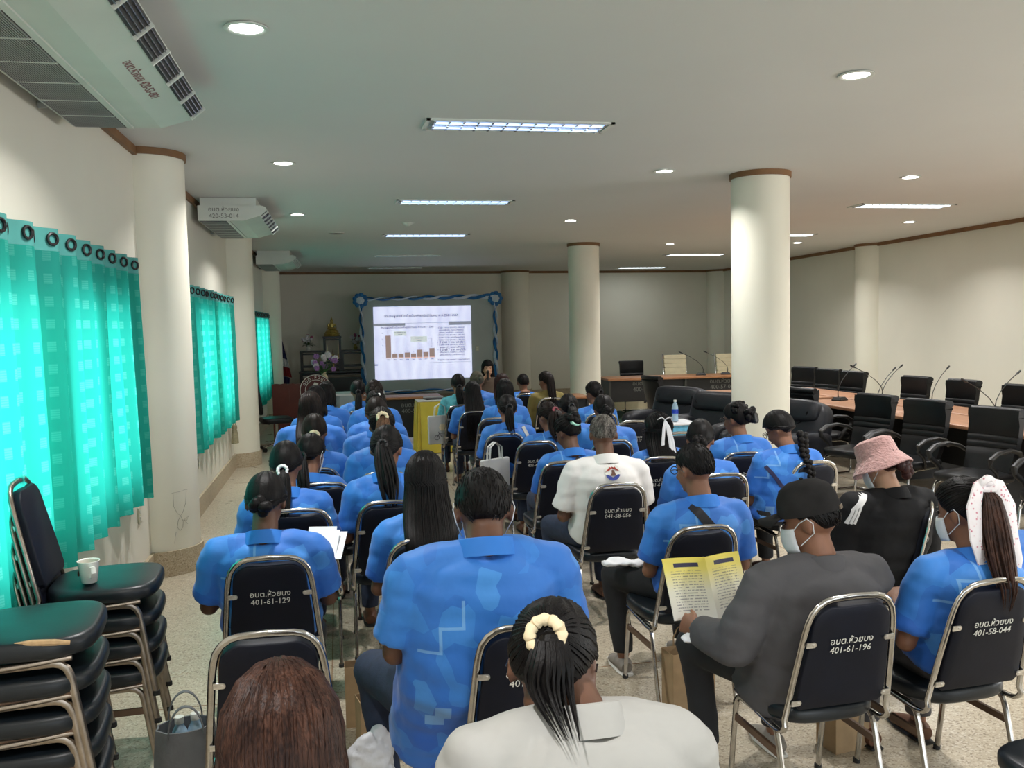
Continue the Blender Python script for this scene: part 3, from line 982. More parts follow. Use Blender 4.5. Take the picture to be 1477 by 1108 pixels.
def air_conditioner(y0, y1, label, lines, bottom=True):
    """ceiling-hung unit running along the left wall; x from wall side to room side"""
    x0 = LX + 0.07
    t = thing('air_conditioner', label, 'air conditioner', (x0, y0, CEIL))
    L = y1 - y0
    W = 0.70
    # cross-section (x, z) with a sloped, rounded room-side nose
    prof = [(0.0, -0.085), (0.0, -0.235), (0.44, -0.235), (0.60, -0.185), (0.66, -0.135), (0.655, -0.10), (0.62, -0.085)]
    MB().rings([[Vector((x, y, z)) for x, z in prof] for y in (0, L)]).build('casing', 'ac_white', t, False)
    MB().box((0.29, L / 2, -0.044), (0.54, L - 0.06, 0.083)).build('mounting_box', 'ac_white', t, False)
    # intake grille underneath
    g = MB().box((0.145, L / 2, -0.238), (0.26, L - 0.06, 0.006)).build('intake_grille', 'ac_hole_shade', t, False)
    sl = MB()
    n = 26
    for k in range(n):
        sl.box((0.025 + 0.24 * k / (n - 1), L / 2, -0.2435), (0.0042, L - 0.08, 0.006))
    s_o = sl.build('grille_slats', 'ac_dark', g, False)
    s_o['kind'] = 'stuff'
    for k in range(1, 7):
        MB().box((0.145, L * k / 7, -0.246), (0.26, 0.008, 0.004)).build('grille_rib', 'ac_white', g, False)
    MB().box((0.29, L / 2, -0.239), (0.03, L - 0.03, 0.010)).build('service_rail', 'ac_white', t, False)
    # outlet on the nose
    d = Vector((0.06, 0, 0.05)).normalized()
    ctr = Vector((0.634, L / 2, -0.157))
    rot = Matrix.Rotation(-math.atan2(0.05, 0.06), 3, 'Y')
    o = MB().box(ctr, (0.085, L - 0.08, 0.008), rot).build('air_outlet', 'ac_hole_shade', t, False)
    for k in range(4):
        off = rot @ Vector((-0.03 + 0.02 * k, 0, -0.008))
        MB().box(ctr + off, (0.004, L - 0.09, 0.012), rot).build('outlet_vane', 'louver', o, False)
    for k in range(7):
        off = rot @ Vector((0, -L / 2 + 0.06 + (L - 0.12) * k / 6, -0.010))
        MB().box(ctr + off, (0.095, 0.01, 0.018), rot).build('outlet_divider', 'white', o, False)
    if lines:
        if bottom:
            # lettering on the sloped underside
            ob = obj('lettering', text_mesh(lines, 0.062, 'ink_red'), t)
            sl_a = math.atan2(0.05, 0.16)
            sv = Vector((0.16, 0, 0.05)).normalized()
            sn = Vector((0, 1, 0)).cross(sv)
            ob.matrix_local = Matrix(((0, sv.x, sn.x, 0.52), (1, 0, 0, L * 0.60), (0, sv.z, sn.z, -0.2115), (0, 0, 0, 1)))
        else:
            for q_, ln_ in enumerate(lines.split('\n')):
                ob = obj('lettering', text_mesh(ln_, 0.062, 'ink_dim'), t)
                ob.matrix_local = Matrix.Translation((0.25, -0.002, -0.125 - 0.065 * q_)) @ Matrix.Rotation(R(90), 4, 'X')
    # drain pipe stub and bracket to the wall
    MB().cyl((-0.065, L - 0.35, -0.205), (0.03, L - 0.35, -0.205), 0.02, n=12).build('drain_pipe', 'ac_dark', t)
    return t
air_conditioner(3.0, 5.14, 'near ceiling air conditioner with red Thai lettering above the large curtain', 'อบต.ห้วยบง 420-53-001')
air_conditioner(9.35, 11.1, 'middle ceiling air conditioner lettered on its end panel beyond the first wall column', 'อบต.ห้วยบง\n420-53-014', False)
air_conditioner(15.6, 17.3, 'far ceiling air conditioner near the back wall corner', None)

# ------------------------------------------------------------------ banquet chairs
LEAN = R(13)
def back_pt(u, v, w=0.0):
    """point on the leaning back plane: u across, v up along it, w outward behind it"""
    return (u, -0.185 - v * math.sin(LEAN) - w * math.cos(LEAN), 0.385 + v * math.cos(LEAN) - w * math.sin(LEAN))
def arc2(cx, cy, r, a0, a1, n=6):
    return [(cx + r * math.cos(R(a0 + (a1 - a0) * i / n)), cy + r * math.sin(R(a0 + (a1 - a0) * i / n))) for i in range(n + 1)]

CH = {}
def chair_meshes():
    # frame: seat rails, bend, back uprights and rounded top in one tube
    HB, HT, VT = 0.205, 0.165, 0.505
    pts = [(-0.19, 0.17, 0.392), (-0.198, 0.05, 0.385), (-0.204, -0.10, 0.378), (-0.205, -0.155, 0.378)]
    for a in (25, 50, 75):
        pts.append((-0.205, -0.155 - 0.05 * math.sin(R(a)), 0.378 + 0.045 * (1 - math.cos(R(a)))))
    pts += [back_pt(-HB + 0.003, 0.05), back_pt(-HB + 0.018, 0.22), back_pt(-HT - 0.006, 0.38)]
    top = [(-(HT - 0.09) - 0.09 * math.cos(R(a)), VT - 0.10 + 0.10 * math.sin(R(a))) for a in (8, 28, 48, 68, 85)]
    pts += [back_pt(*p) for p in top] + [back_pt(0, VT + 0.004)]
    mir = [(-p[0], p[1], p[2]) for p in pts[:-1]]
    pts = pts + mir[::-1]
    CH['frame'] = MB().tube(pts, [(0.0125, 0.0095)] * len(pts), 10).mesh('frame', 'chrome')
    CH['frame_old'] = MB().tube(pts, [(0.0125, 0.0095)] * len(pts), 10).mesh('frame', 'chrome_old')
    # back panel
    ol = [(-0.155, 0.085), (0.155, 0.085)] 
    side = [(0.172, 0.10), (0.170, 0.2), (0.152, 0.36)]
    tp = arc2(0.075, 0.405, 0.074, 0, 80, 5)
    right = side + tp + [(0.045, 0.476)]
    outline = [(0.155, 0.083)] + right + [(-x, y) for x, y in right[::-1]] + [(-0.155, 0.083)]
    CH['back'] = MB().cushion(outline, -0.03, 0.012, 0.010, tf=lambda p: back_pt(p[0], p[1], p[2]), dome=0.004).mesh('backrest', 'vinyl')
    # seat
    so = []
    for i in range(36):
        a = 2 * PI * i / 36
        c, s = math.cos(a), math.sin(a)
        x = 0.215 * (abs(c) ** 0.55) * (1 if c > 0 else -1)
        y = 0.215 * (abs(s) ** 0.6) * (1 if s > 0 else -1)
        so.append((x * (1 + 0.05 * (1 if y > 0 else -1) * abs(y) / 0.215), y + 0.02))
    CH['seat'] = MB().cushion(so, 0.395, 0.455, 0.022, dome=0.012).mesh('seat', 'vinyl_seat')
    # side leg arch (x = 0 plane)
    def arch():
        p = [(0, 0.215, 0.0), (0, 0.185, 0.2), (0, 0.166, 0.325)]
        p += [(0, 0.115 + 0.048 * math.cos(R(a)), 0.335 + 0.045 * math.sin(R(a))) for a in (10, 35, 60, 85)]
        p += [(0, -0.09 + 0.048 * math.cos(R(a)), 0.335 + 0.045 * math.sin(R(a))) for a in (95, 120, 145, 170)]
        p += [(0, -0.145, 0.32), (0, -0.185, 0.16), (0, -0.225, 0.0)]
        return p
    ap = arch()
    CH['leg'] = MB().tube(ap, [(0.0125, 0.010)] * len(ap), 8, up=(1, 0, 0)).mesh('leg_frame', 'chrome')
    CH['leg_old'] = MB().tube(ap, [(0.0125, 0.010)] * len(ap), 8, up=(1, 0, 0)).mesh('leg_frame', 'chrome_old')
    CH['bar'] = MB().box((0, 0.01, 0.285), (0.013, 0.325, 0.026)).mesh('side_bar', 'brownbar', False)
    CH['foot'] = MB().cyl((0, 0, 0.0), (0, 0, 0.018), 0.015, 0.0145, 10).mesh('rubber_foot', 'rubber')
    bp = [(0, -0.010)] + [(0.026 + 0.011 * math.cos(R(a)), 0.011 * math.sin(R(a))) for a in (-60, -30, 0, 30, 60)] + [(0, 0.010)]
    CH['tab'] = MB().prism(bp, 0.0, 0.004).cyl((0.026, 0, 0.003), (0.026, 0, 0.007), 0.005, n=8).mesh('bracket', 'bracket', False)
chair_meshes()
TXT = {}
def lettering(num, mat='ink'):
    k = (num, mat)
    if k not in TXT:
        TXT[k] = text_mesh('อบต.ห้วยบง\n' + num, 0.0345, mat, 0.0004, shear=0.05)
    return TXT[k]

def chair(x, y, rz, num, label, group=None, z=0.0, old=False, cat='chair'):
    t = thing('banquet_chair', label, cat, (x, y, z), rz, group)
    obj('seat', CH['seat'], t)
    b = obj('backrest', CH['back'], t)
    if num:
        lt = obj('lettering', lettering(num), b)
        bx_, by_, bz_ = back_pt(0, 0.335, 0.0215)
        lt.matrix_local = Matrix.Translation((bx_, by_, bz_)) @ Matrix.Rotation(R(90) - LEAN + R(30) * 0, 4, 'X')
        lt.matrix_local = Matrix.Translation((bx_, by_, bz_)) @ Matrix.Rotation(R(90) + LEAN, 4, 'X')
    for s in (-1, 1):
        for v, hw in ((0.12, 0.194), (0.345, 0.168)):
            tb = obj('bracket', CH['tab'], b)
            px, py, pz = back_pt(s * hw, v, 0.0135)
            mt = Matrix.Translation((px, py, pz)) @ Matrix.Rotation(R(90) + LEAN, 4, 'X')
            if s > 0:
                mt = mt @ Matrix.Rotation(PI, 4, 'Z')
            tb.matrix_local = mt
    obj('back_frame', CH['frame_old' if old else 'frame'], t)
    for s in (-1, 1):
        lg = obj('leg_frame', CH['leg_old' if old else 'leg'], t, loc=(s * 0.195, 0, 0))
        obj('side_bar', CH['bar'], lg)
        for fy in (0.215, -0.225):
            obj('rubber_foot', CH['foot'], lg, loc=(0, fy, 0.0))
    return t
# (x, y) of the top of the chair back; the seat centre lies 0.31 m in front of it
def chair_at(tx, ty, num, label, group=None, rz=0.0, **k):
    return chair(tx - 0.31 * -math.sin(rz) * -1, ty + 0.31 * math.cos(rz), rz, num, label, group, **k)
CHAIRS = [
    (-0.32, 3.72, '401-61-129', 'black banquet chair lettered 401-61-129', 0),
    (-0.254, 2.78, None, 'empty black banquet chair in front of the brown-haired person', 0),
    (0.555, 2.64, '401-60-10', 'black banquet chair lettered 401-60-10 behind the broad man in blue polo', -4),
    (0.345, 3.85, None, 'black banquet chair of the person with loose shoulder-length black hair', 0),
    (1.558, 4.88, '041-58-056', 'black banquet chair lettered 041-58-056 under the person in white polo', 0),
    (2.144, 5.75, '401-61-180', 'black banquet chair lettered 401-61-180 below the white hair ribbon', 3),
    (2.264, 5.00, '401-60-127', 'black banquet chair lettered 401-60-127', 2),
    (1.60, 3.74, '401-60-116', 'black banquet chair lettered 401-60-116', 3),
    (2.77, 5.77, '401-58-107', 'black banquet chair lettered 401-58-107 of the person with curled-up hair', 0),
    (3.026, 5.26, '401-61-020', 'black banquet chair lettered 401-61-020 of the braided person', 4),
    (1.677, 2.66, '401-61-196', 'black banquet chair lettered 401-61-196 of the person in grey jacket', 3),
    (2.252, 2.69, '401-58-044', 'black banquet chair lettered 401-58-044 below the floral scarf', 4),
    (1.411, 9.45, '401-58-062', 'black banquet chair lettered 401-58-062 behind very long black hair', 0),
    (1.50, 8.72, '401-60-088', 'black banquet chair lettered 401-60-088', 0),
    (2.591, 10.84, None, 'black banquet chair of the person in olive shirt', 0),
    (1.518, 6.85, '401-60-051', 'black banquet chair lettered 401-60-051', 0),
    (1.471, 5.78, None, 'black banquet chair of the person with mint scrunchie', 0),
    (2.706, 7.98, '401-61-117', 'empty black banquet chair lettered 401-61-117 beside the leather armchairs', 0),
    (2.766, 7.0, '401-60-092', 'empty black banquet chair lettered 401-60-092 by the blue-covered side table', 0),
    (-0.245, 4.67, None, 'black banquet chair of the person with white beaded hair tie', 0),
    (-0.13, 5.43, None, 'black banquet chair of the person in a face mask in the aisle file', 0),
    (0.23, 4.75, None, 'black banquet chair of the person with curly ponytail and thin bag strap', 0),
    (1.36, 7.43, None, 'black banquet chair of the person beside the white tote', 0),
    (1.82, 9.80, None, 'black banquet chair of the person with wine-red dyed hair', 0),
    (2.44, 11.6, None, 'black banquet chair of the person with hands raised behind the neck', 0),
    (-0.242, 8.2, None, 'black banquet chair of the dark bob before the lectern emblem', 0),
    (-0.159, 9.0, None, 'black banquet chair of the person beside the lectern', 0),
    (0.182, 10.0, None, 'black banquet chair of the person by the pale skirted table', 0),
    (0.307, 8.4, None, 'black banquet chair of the person with brownish hair near the black-fronted desk', 0),
    (1.374, 10.3, None, 'black banquet chair of the person in teal printed shirt', 0),
    (1.663, 10.7, None, 'black banquet chair of the person with grey-brown head covering', 0),
    (0.42, 1.29, None, 'black banquet chair under the person in off-white jacket', 0),
    (-0.115, 1.14, None, 'black banquet chair under the person with reddish-brown hair', 0),
    (2.10, 6.72, None, 'black banquet chair of the broad person in front of the white polo', 0),
    (2.02, 7.45, None, 'black banquet chair of the ponytailed person by the mint scrunchie', 0),
    (2.62, 8.75, None, 'black banquet chair of the ponytailed person near the free column', 0),
    (-0.20, 6.02, None, 'black banquet chair of the person with low hair clip in the aisle file', 0),
    (-0.253, 7.02, None, 'black banquet chair of the broad-shouldered person by the lectern', 0),
    (0.25, 5.72, None, 'black banquet chair of the person with light brown ponytail', 0),
    (0.25, 6.52, None, 'black banquet chair of the person below the pearl hair clip', 0),
    (0.29, 7.32, None, 'black banquet chair of the person with pearl hair clip', 0),
]
for cx_, cy_, num, lab, deg in CHAIRS:
    chair_at(cx_, cy_, num, lab, 'banquet chairs of the audience', R(deg))
chair(2.66, 4.13, R(58), None, 'black banquet chair turned sideways under the person in pink fleece hat', 'banquet chairs of the audience')
chair(2.19, 2.20, R(4), None, 'empty black banquet chair of which only the seat corner shows by the floral scarf person', 'banquet chairs of the audience')
# stacks by the near curtain
for k in range(5):
    c = chair(-1.01, 2.98, R(-90 + 6), None, ('stacked black banquet chair with torn seat edge, topmost of the nearer stack' if k == 4 else 'black banquet chair %s in the nearer stack' % ('at the bottom', 'second from the bottom', 'in the middle', 'right under the torn seat')[k]), 'stacked chairs below the curtain', z=0.115 * k, old=True)
    if k == 4:
        sm = MB()
        sm.tube([(0.196, 0.02, 0.448), (0.204, 0.07, 0.452), (0.209, 0.13, 0.448), (0.208, 0.17, 0.442)], [(0.004, 0.008), (0.011, 0.010), (0.012, 0.010), (0.004, 0.006)], 8)
        sm.build('torn_foam', 'foam', c)
for k in range(4):
    chair(-1.01, 3.92, R(-90 + 4), None, ('stacked black banquet chair with a paper cup on its seat' if k == 3 else 'black banquet chair %s in the farther stack' % ('at the bottom', 'second from the bottom', 'right under the cup seat')[k]), 'stacked chairs below the curtain', z=0.115 * k, old=True)
cup = thing('paper_cup', 'white patterned coffee cup with handle on the stacked chairs', 'cup', (-1.03, 3.80, 0.813), R(-60))
MB().lathe([(0.028, 0.0), (0.030, 0.002), (0.041, 0.085), (0.044, 0.087), (0.043, 0.090), (0.039, 0.087), (0.037, 0.07)], (0, 0, 0), 24, True, False).build('cup_body', 'cer', cup)
MB().lathe([(0.0372, 0.072), (0.001, 0.0725)], (0, 0, 0), 24).build('coffee', 'coffee', cup)
MB().tube([(0.035, 0.0, 0.07), (0.06, 0.0, 0.072), (0.068, 0, 0.05), (0.055, 0, 0.028), (0.032, 0, 0.024)], [(0.009, 0.002)] * 5, 8).build('handle', 'cer', cup)
MB().lathe([(0.0, -0.001), (0.018, -0.001), (0.018, 0.001), (0.0, 0.001)], (0, 0, 0), 20).build('round_logo', 'emb_brown', cup).matrix_local = Matrix.Translation((-0.018, -0.0325, 0.045)) @ Matrix.Rotation(R(-29), 4, 'Z') @ Matrix.Rotation(R(82), 4, 'X')

# ------------------------------------------------------------------ conference corner on the right
def conf_chair(x, y, rz, label, group='black conference chairs', arms=True):
    t = thing('conference_chair', label, 'chair', (x, y, 0), rz, group)
    MB().cushion(rrect(0.50, 0.50, 0.10), 0.40, 0.475, 0.03, dome=0.012).build('seat', 'leather', t)
    # back: curved slab with a rolled top
    rings = []
    for i, v in enumerate([0.0, 0.06, 0.12, 0.18, 0.19, 0.20, 0.235, 0.245, 0.255, 0.29, 0.30, 0.31, 0.40, 0.47, 0.505, 0.525]):
        groove = 0.008 if v in (0.19, 0.245, 0.30) else 0.0
        hw = 0.215 + 0.025 * min(1, v / 0.3)
        yb = -0.215 - 0.20 * v - 0.02 * math.sin(v * 6)
        z = 0.475 + v
        th = 0.03 + (0.02 if v > 0.46 else 0)
        ring = []
        for k in range(13):
            s = -1 + 2 * k / 12
            ring.append(Vector((s * hw, yb + 0.035 * s * s + th - groove, z)))
        for k in range(12, -1, -1):
            s = -1 + 2 * k / 12
            ring.append(Vector((s * hw, yb + 0.035 * s * s - th, z - (0.05 if v > 0.5 else 0))))
        rings.append(ring)
    MB().rings(rings).build('backrest', 'leather', t)
    yb = -0.215 - 0.2 * 0.5
    MB().tube([(s * 0.24, yb - 0.012 + 0.035 * s * s, 0.985) for s in [-1 + 0.2 * i for i in range(11)]], [(0.045, 0.034)] * 11, 12).build('top_roll', 'leather', t)
    if arms:
        for s in (-1, 1):
            p = [(s * 0.25, -0.27, 0.60), (s * 0.285, -0.18, 0.66), (s * 0.30, -0.05, 0.69), (s * 0.30, 0.10, 0.675), (s * 0.295, 0.185, 0.63), (s * 0.29, 0.18, 0.58), (s * 0.285, 0.10, 0.52), (s * 0.26, 0.05, 0.44), (s * 0.24, 0.03, 0.41)]
            MB().tube(p, [(0.02, 0.016), (0.026, 0.018), (0.03, 0.018), (0.03, 0.018), (0.028, 0.018), (0.024, 0.016), (0.022, 0.014), (0.022, 0.014), (0.02, 0.014)], 10).build('armrest', 'plastic', t)
    for s in (-1, 1):
        p = [(s * 0.2, -0.16, 0.40), (s * 0.215, 0.10, 0.395), (s * 0.22, 0.19, 0.37), (s * 0.222, 0.215, 0.32), (s * 0.225, 0.235, 0.10), (s * 0.226, 0.23, 0.035), (s * 0.227, 0.20, 0.014), (s * 0.228, -0.22, 0.013)]
        MB().tube(p, 0.0125, 10).build('leg', 'chrome', t)
    MB().cyl((-0.228, -0.215, 0.014), (0.228, -0.215, 0.014), 0.0125, n=10).build('floor_rail', 'chrome', t)
    return t
# nearer chairs turned away from the table towards the audience
for k, (x, y, lab) in enumerate(((5.45, 8.28, 'black conference chair with seamed back beside the crumpled leather armchair'), (5.52, 7.55, 'black conference chair with seamed back between two like it, behind the pink hat'), (5.56, 6.68, 'black conference chair with seamed back above the floral scarf'), (5.62, 5.75, 'black conference chair whose arm and seat show last in the near row'))):
    conf_chair(x - 0.28, y - 0.04, R(90 + 14), lab)
for k, (x, y, lab) in enumerate(((7.45, 10.55, 'black conference chair across the table beside the half-round wall column'), (7.52, 9.73, 'black conference chair across the table behind crossed microphones'), (7.48, 8.71, 'black conference chair across the table by the wall switch'))):
    conf_chair(x - 0.20, y, R(90 + 6), lab)
for x, y, a, lab in ((7.42, 11.95, 100, 'black conference chair across the table at the bend, right beside the free column edge'), (7.44, 12.65, 104, 'black conference chair across the table bend, second of three in file'), (7.46, 13.4, 108, 'black conference chair across the table bend, last before the back wall')):
    conf_chair(x - 0.2, y, R(a), lab)
conf_chair(5.55, 9.55, R(-80), 'black conference chair pushed to the table, its rolled top above the crumpled armchair')
conf_chair(4.8, 12.55, R(-80), 'black conference chair pushed to the table above the two leather armchairs')

def conf_table(name, x0, x1, y0, y1, label, panel_x):
    t = thing(name, label, 'table', ((x0 + x1) / 2, (y0 + y1) / 2, 0), 0, 'conference tables')
    w, l = x1 - x0, y1 - y0
    MB().cushion(rrect(w, l, 0.012, 2), 0.715, 0.75, 0.006, steps=2).build('table_top', 'wood', t)
    for s in (-1, 1):
        MB().box((0, s * (l / 2 - 0.03), 0.357), (w - 0.06, 0.028, 0.715)).build('leg_panel', 'laminate', t, False)
    MB().box((panel_x, 0, 0.47), (0.02, l - 0.1, 0.48)).build('modesty_panel', 'laminate', t, False)
    return t
for k, (y0, lab) in enumerate(((5.2, 'wooden conference table nearest the row of seamed chairs'), (7.02, 'wooden conference table with blue paper and microphone'), (8.84, 'wooden conference table behind the crumpled armchair'))):
    conf_table('conference_table', 5.86, 6.5, y0, y0 + 1.8, lab, 0.2)
for k, (y0, lab) in enumerate(((7.2, 'wooden conference table along the right wall by the wall switch'), (9.02, 'wooden conference table under the crossed microphones'), (10.84, 'wooden conference table at the far bend'))):
    conf_table('conference_table', 6.54, 7.1, y0, y0 + 1.8, lab, -0.2)
conf_table('conference_table', 5.05, 6.5, 10.9, 12.7, 'wooden conference table end beside the two leather armchairs', 0.0)
def mic(x, y, ang, label, z=0.751, h=0.42, reach=0.34):
    t = thing('gooseneck_microphone', label, 'microphone', (x, y, z), R(ang), 'gooseneck microphones')
    MB().rings([[Vector((sx * 0.065 * k, sy * 0.09 * k + (1 - k) * -0.03, zz)) for sx, sy in ((-1, -1), (1, -1), (1, 1), (-1, 1))] for k, zz in ((1, 0), (1, 0.015), (0.7, 0.045))]).build('base', 'plastic', t, False)
    p = [(0, -0.04, 0.04), (0, -0.045, 0.10), (0, -0.03, 0.16), (0, 0.05, 0.16 + (h - 0.16) * 0.35), (0, reach * 0.6, 0.16 + (h - 0.16) * 0.75), (0, reach, h)]
    MB().tube(p, [0.008, 0.006, 0.005, 0.004, 0.004, 0.0045], 8).build('gooseneck', 'plastic', t)
    d = Vector((0, reach * 0.4, (h - 0.16) * 0.25)).normalized()
    a = Vector((0, reach, h))
    MB().tube([a, a + d * 0.02, a + d * 0.075, a + d * 0.085], [0.006, 0.011, 0.011, 0.006], 10).build('capsule', 'plastic', t)
    return t
for a in ((6.2, 9.4, -60, 'gooseneck microphone leaning over the table behind the crumpled armchair'), (6.3, 10.4, -60, 'gooseneck microphone at the edge of the free column'), (6.25, 7.6, 100, 'gooseneck microphone bent left over the blue paper table'),
          (6.85, 9.3, -60, 'gooseneck microphone in front of the far chairs'), (6.8, 10.3, 90, 'low gooseneck microphone bent sideways near the wall column'), (6.8, 8.2, -70, 'gooseneck microphone in front of the last far chair'), (6.6, 9.9, -65, 'gooseneck microphone rising before the far chair by the wall column')):
    mic(*a)
pp = MB().box((6.15, 8.35, 0.7525), (0.16, 0.22, 0.003)).build('paper_pack', 'lanyard', smooth=False)
tag(pp, 'pale blue paper pack lying on the conference table', 'paper')

def armchair(x, y, rz, label):
    t = thing('leather_armchair', label, 'armchair', (x, y, 0), rz, 'black leather armchairs')
    def puff(c, s, rot=None, name='seat', e=0.62):
        m = MB()
        rings = []
        nv, nu = 12, 28
        for j in range(1, nv):
            th = PI * j / nv
            ring = []
            for k in range(nu):
                a = 2 * PI * k / nu
                sg = lambda q: math.copysign(abs(q) ** e, q)
                p = Vector((s[0] / 2 * sg(math.sin(th)) * sg(math.cos(a)), s[1] / 2 * sg(math.sin(th)) * sg(math.sin(a)), -s[2] / 2 * sg(math.cos(th))))
                if rot is not None:
                    p = rot @ p
                ring.append(p + Vector(c))
            rings.append(ring)
        m.rings(rings)
        return m.build(name, 'leather2', t)
    puff((0, 0.0, 0.22), (0.86, 0.80, 0.30), None, 'base', 0.35)
    puff((0, 0.06, 0.40), (0.58, 0.66, 0.18), None, 'seat_cushion', 0.5)
    for s in (-1, 1):
        puff((s * 0.40, 0.02, 0.42), (0.22, 0.82, 0.34), None, 'arm', 0.55)
    rot = Matrix.Rotation(R(16), 3, 'X')
    puff((0, -0.30, 0.60), (0.94, 0.28, 0.62), rot, 'backrest', 0.5)
    puff((0, -0.27, 0.78), (0.82, 0.22, 0.26), rot, 'head_cushion', 0.5)
    # folded flap seam
    m = MB()
    m.tube([(0.30 * math.cos(a), -0.16 + 0.02 * math.sin(a), 0.80 + 0.17 * math.sin(a)) for a in [R(180 + 18 * i) for i in range(11)]], 0.008, 8)
    m.build('piping', 'leather', t)
    for sx in (-1, 1):
        for sy in (-1, 1):
            MB().cyl((sx * 0.33, sy * 0.3, 0), (sx * 0.33, sy * 0.3, 0.09), 0.025, 0.03).build('foot', 'plastic', t)
    return t
armchair(4.35, 11.45, R(118), 'black leather armchair farthest along, by the long desk')
armchair(4.45, 10.35, R(118), 'black leather armchair between the free column and its twin')
armchair(4.74, 9.12, R(112), 'crumpled black leather armchair right beside the free column')
# blue-covered side table with a bottle
st = thing('side_table', 'small side table under a pale blue cloth by the empty chairs', 'table', (3.60, 9.33, 0))
MB().cushion(rrect(0.42, 0.42, 0.03), 0.0, 0.68, 0.012).build('table_cloth', 'blue_cloth', st)
MB().cushion(rrect(0.46, 0.46, 0.03), 0.68, 0.70, 0.006).build('table_top', 'paper', st)
def bottle(x, y, z, label, s=1.0, lie=False):
    t = thing('water_bottle', label, 'bottle', (x, y, z))
    MB().lathe([(0.028 * s, 0), (0.032 * s, 0.006), (0.032 * s, 0.05 * s), (0.029 * s, 0.06 * s), (0.032 * s, 0.07 * s), (0.032 * s, 0.14 * s), (0.022 * s, 0.175 * s), (0.013 * s, 0.19 * s), (0.013 * s, 0.2 * s)], (0, 0, 0), 18).build('body', 'bottle', t)
    MB().lathe([(0.033 * s, 0.08 * s), (0.033 * s, 0.125 * s)], (0, 0, 0), 18, False, False).build('wrapper', 'blue_label', t)
    MB().lathe([(0.0145 * s, 0.198 * s), (0.0145 * s, 0.218 * s)], (0, 0, 0), 14).build('cap', 'white', t)
    return t
bottle(3.62, 9.28, 0.7065, 'water bottle standing on the blue-covered side table', 1.1)

# ------------------------------------------------------------------ long desk at the back right
dk = thing('long_desk', 'long black-fronted desk with wooden top and faded lettering on the front', 'desk', (6.35, 16.05, 0.0125), R(-3))
MB().cushion(rrect(3.0, 0.80, 0.01, 2), 0.72, 0.76, 0.006, steps=2).build('desk_top', 'wood_edge', dk)
MB().box((-0.0, -0.32, 0.52), (2.86, 0.02, 0.40)).build('front_panel', 'laminate', dk, False)
for s in (-1.46, 0.0, 1.46):
    MB().box((s, 0, 0.36), (0.04, 0.76, 0.72)).build('side_panel', 'panelgrey', dk, False)
for x_, tx in ((-0.75, 'อบต.ห้วยบง\n400-57-007'), (0.75, 'อบต.ห้วยบง\n400-57-008')):
    ob = obj('lettering', text_mesh(tx, 0.11, 'ink_dim'), dk)
    ob.matrix_local = Matrix.Translation((x_, -0.333, 0.6)) @ Matrix.Rotation(R(90), 4, 'X')
MB_g = MB().box((6.4, 16.3, 0.006), (3.6, 2.0, 0.012)).build('carpet', 'green_carpet', smooth=False)
tag(MB_g, 'dark green carpet under the long desk', 'carpet')
struct(MB().box((6.6, 18.5, 0.1), (5.6, 1.6, 0.2)).build('platform', 'cream', smooth=False))['label'] = 'low cream step behind the long desk'
conf_chair(5.75, 16.95, R(180 - 8), 'black chair standing behind the long desk', 'chairs behind the long desk', False).location.z = 0.0125
def cream_chair(x, y, rz, label):
    t = thing('cream_chair', label, 'chair', (x, y, 0.0125), rz, 'chairs behind the long desk')
    MB().cushion(rrect(0.5, 0.48, 0.06), 0.42, 0.48, 0.02).build('seat', 'cream', t)
    for k in range(7):
        MB().cushion(rrect(0.48, 0.085, 0.02), -0.02, 0.02, 0.01, tf=lambda p, k=k: (p[0], -0.24 - (p[1] + k * 0.088) * 0.12 + p[2], 0.54 + p[1] + k * 0.088)).build('back_band', 'cream', t)
    for s in (-1, 1):
        MB().tube([(s * 0.25, 0.2, 0.44), (s * 0.25, -0.2, 0.44), (s * 0.25, -0.26, 0.52), (s * 0.25, -0.345, 1.13)], 0.012, 8).build('side_rail', 'chrome', t)
        MB().cyl((s * 0.2, 0.15, 0), (s * 0.2, 0.15, 0.43), 0.012).build('leg', 'chrome', t)
        MB().cyl((s * 0.2, -0.17, 0), (s * 0.2, -0.17, 0.43), 0.012).build('leg', 'chrome', t)
    return t
cream_chair(6.75, 17.0, R(180), 'cream banded office chair behind the long desk, fully in view')
cream_chair(7.85, 16.9, R(180), 'cream banded office chair half hidden by the thick free-standing column')
mic(6.75, 15.95, 70, 'gooseneck microphone on the long desk beside the cream chair', 0.774)
mic(7.25, 15.95, 70, 'gooseneck microphone on the long desk by the column edge', 0.774)

# ------------------------------------------------------------------ front of the hall: altar, screen, lectern
SY = 20.22
sc_t = thing('projection_screen', 'grey vinyl screen board framed by blue and white satin', 'screen', (2.0, SY, 0))
MB().box((0, 0.03, 1.40), (3.06, 0.05, 2.12)).build('board', 'vinyl_screen', sc_t, False)
for s in (-1, 1):
    MB().box((s * 1.3, 0.12, 0.7), (0.06, 0.06, 1.4)).build('support_post', 'alum', sc_t, False)
def garland(p0, p1, n=9):
    p0, p1 = Vector(p0), Vector(p1)
    d = (p1 - p0)
    for k in range(2):
        pts = []
        m = n * 8
        for i in range(m + 1):
            f = i / m
            a = f * n * PI + k * PI
            q = p0 + d * f
            perp = Vector((-d.z, 0, d.x)).normalized()
            pts.append(q + perp * 0.030 * math.sin(a) + Vector((0, -0.03 - 0.03 * math.cos(a), 0)))
        MB().tube(pts, [(0.05, 0.018)] * len(pts), 8).build('satin_swag', 'garland_blue' if k == 0 else 'garland_white', sc_t)
garland((-1.53, 0, 2.45), (1.53, 0, 2.47))
garland((-1.53, 0, 2.45), (-1.50, 0, 0.36), 7)
garland((1.53, 0, 2.47), (1.50, 0, 0.36), 7)
garland((-1.5, 0, 0.34), (1.5, 0, 0.36), 5)
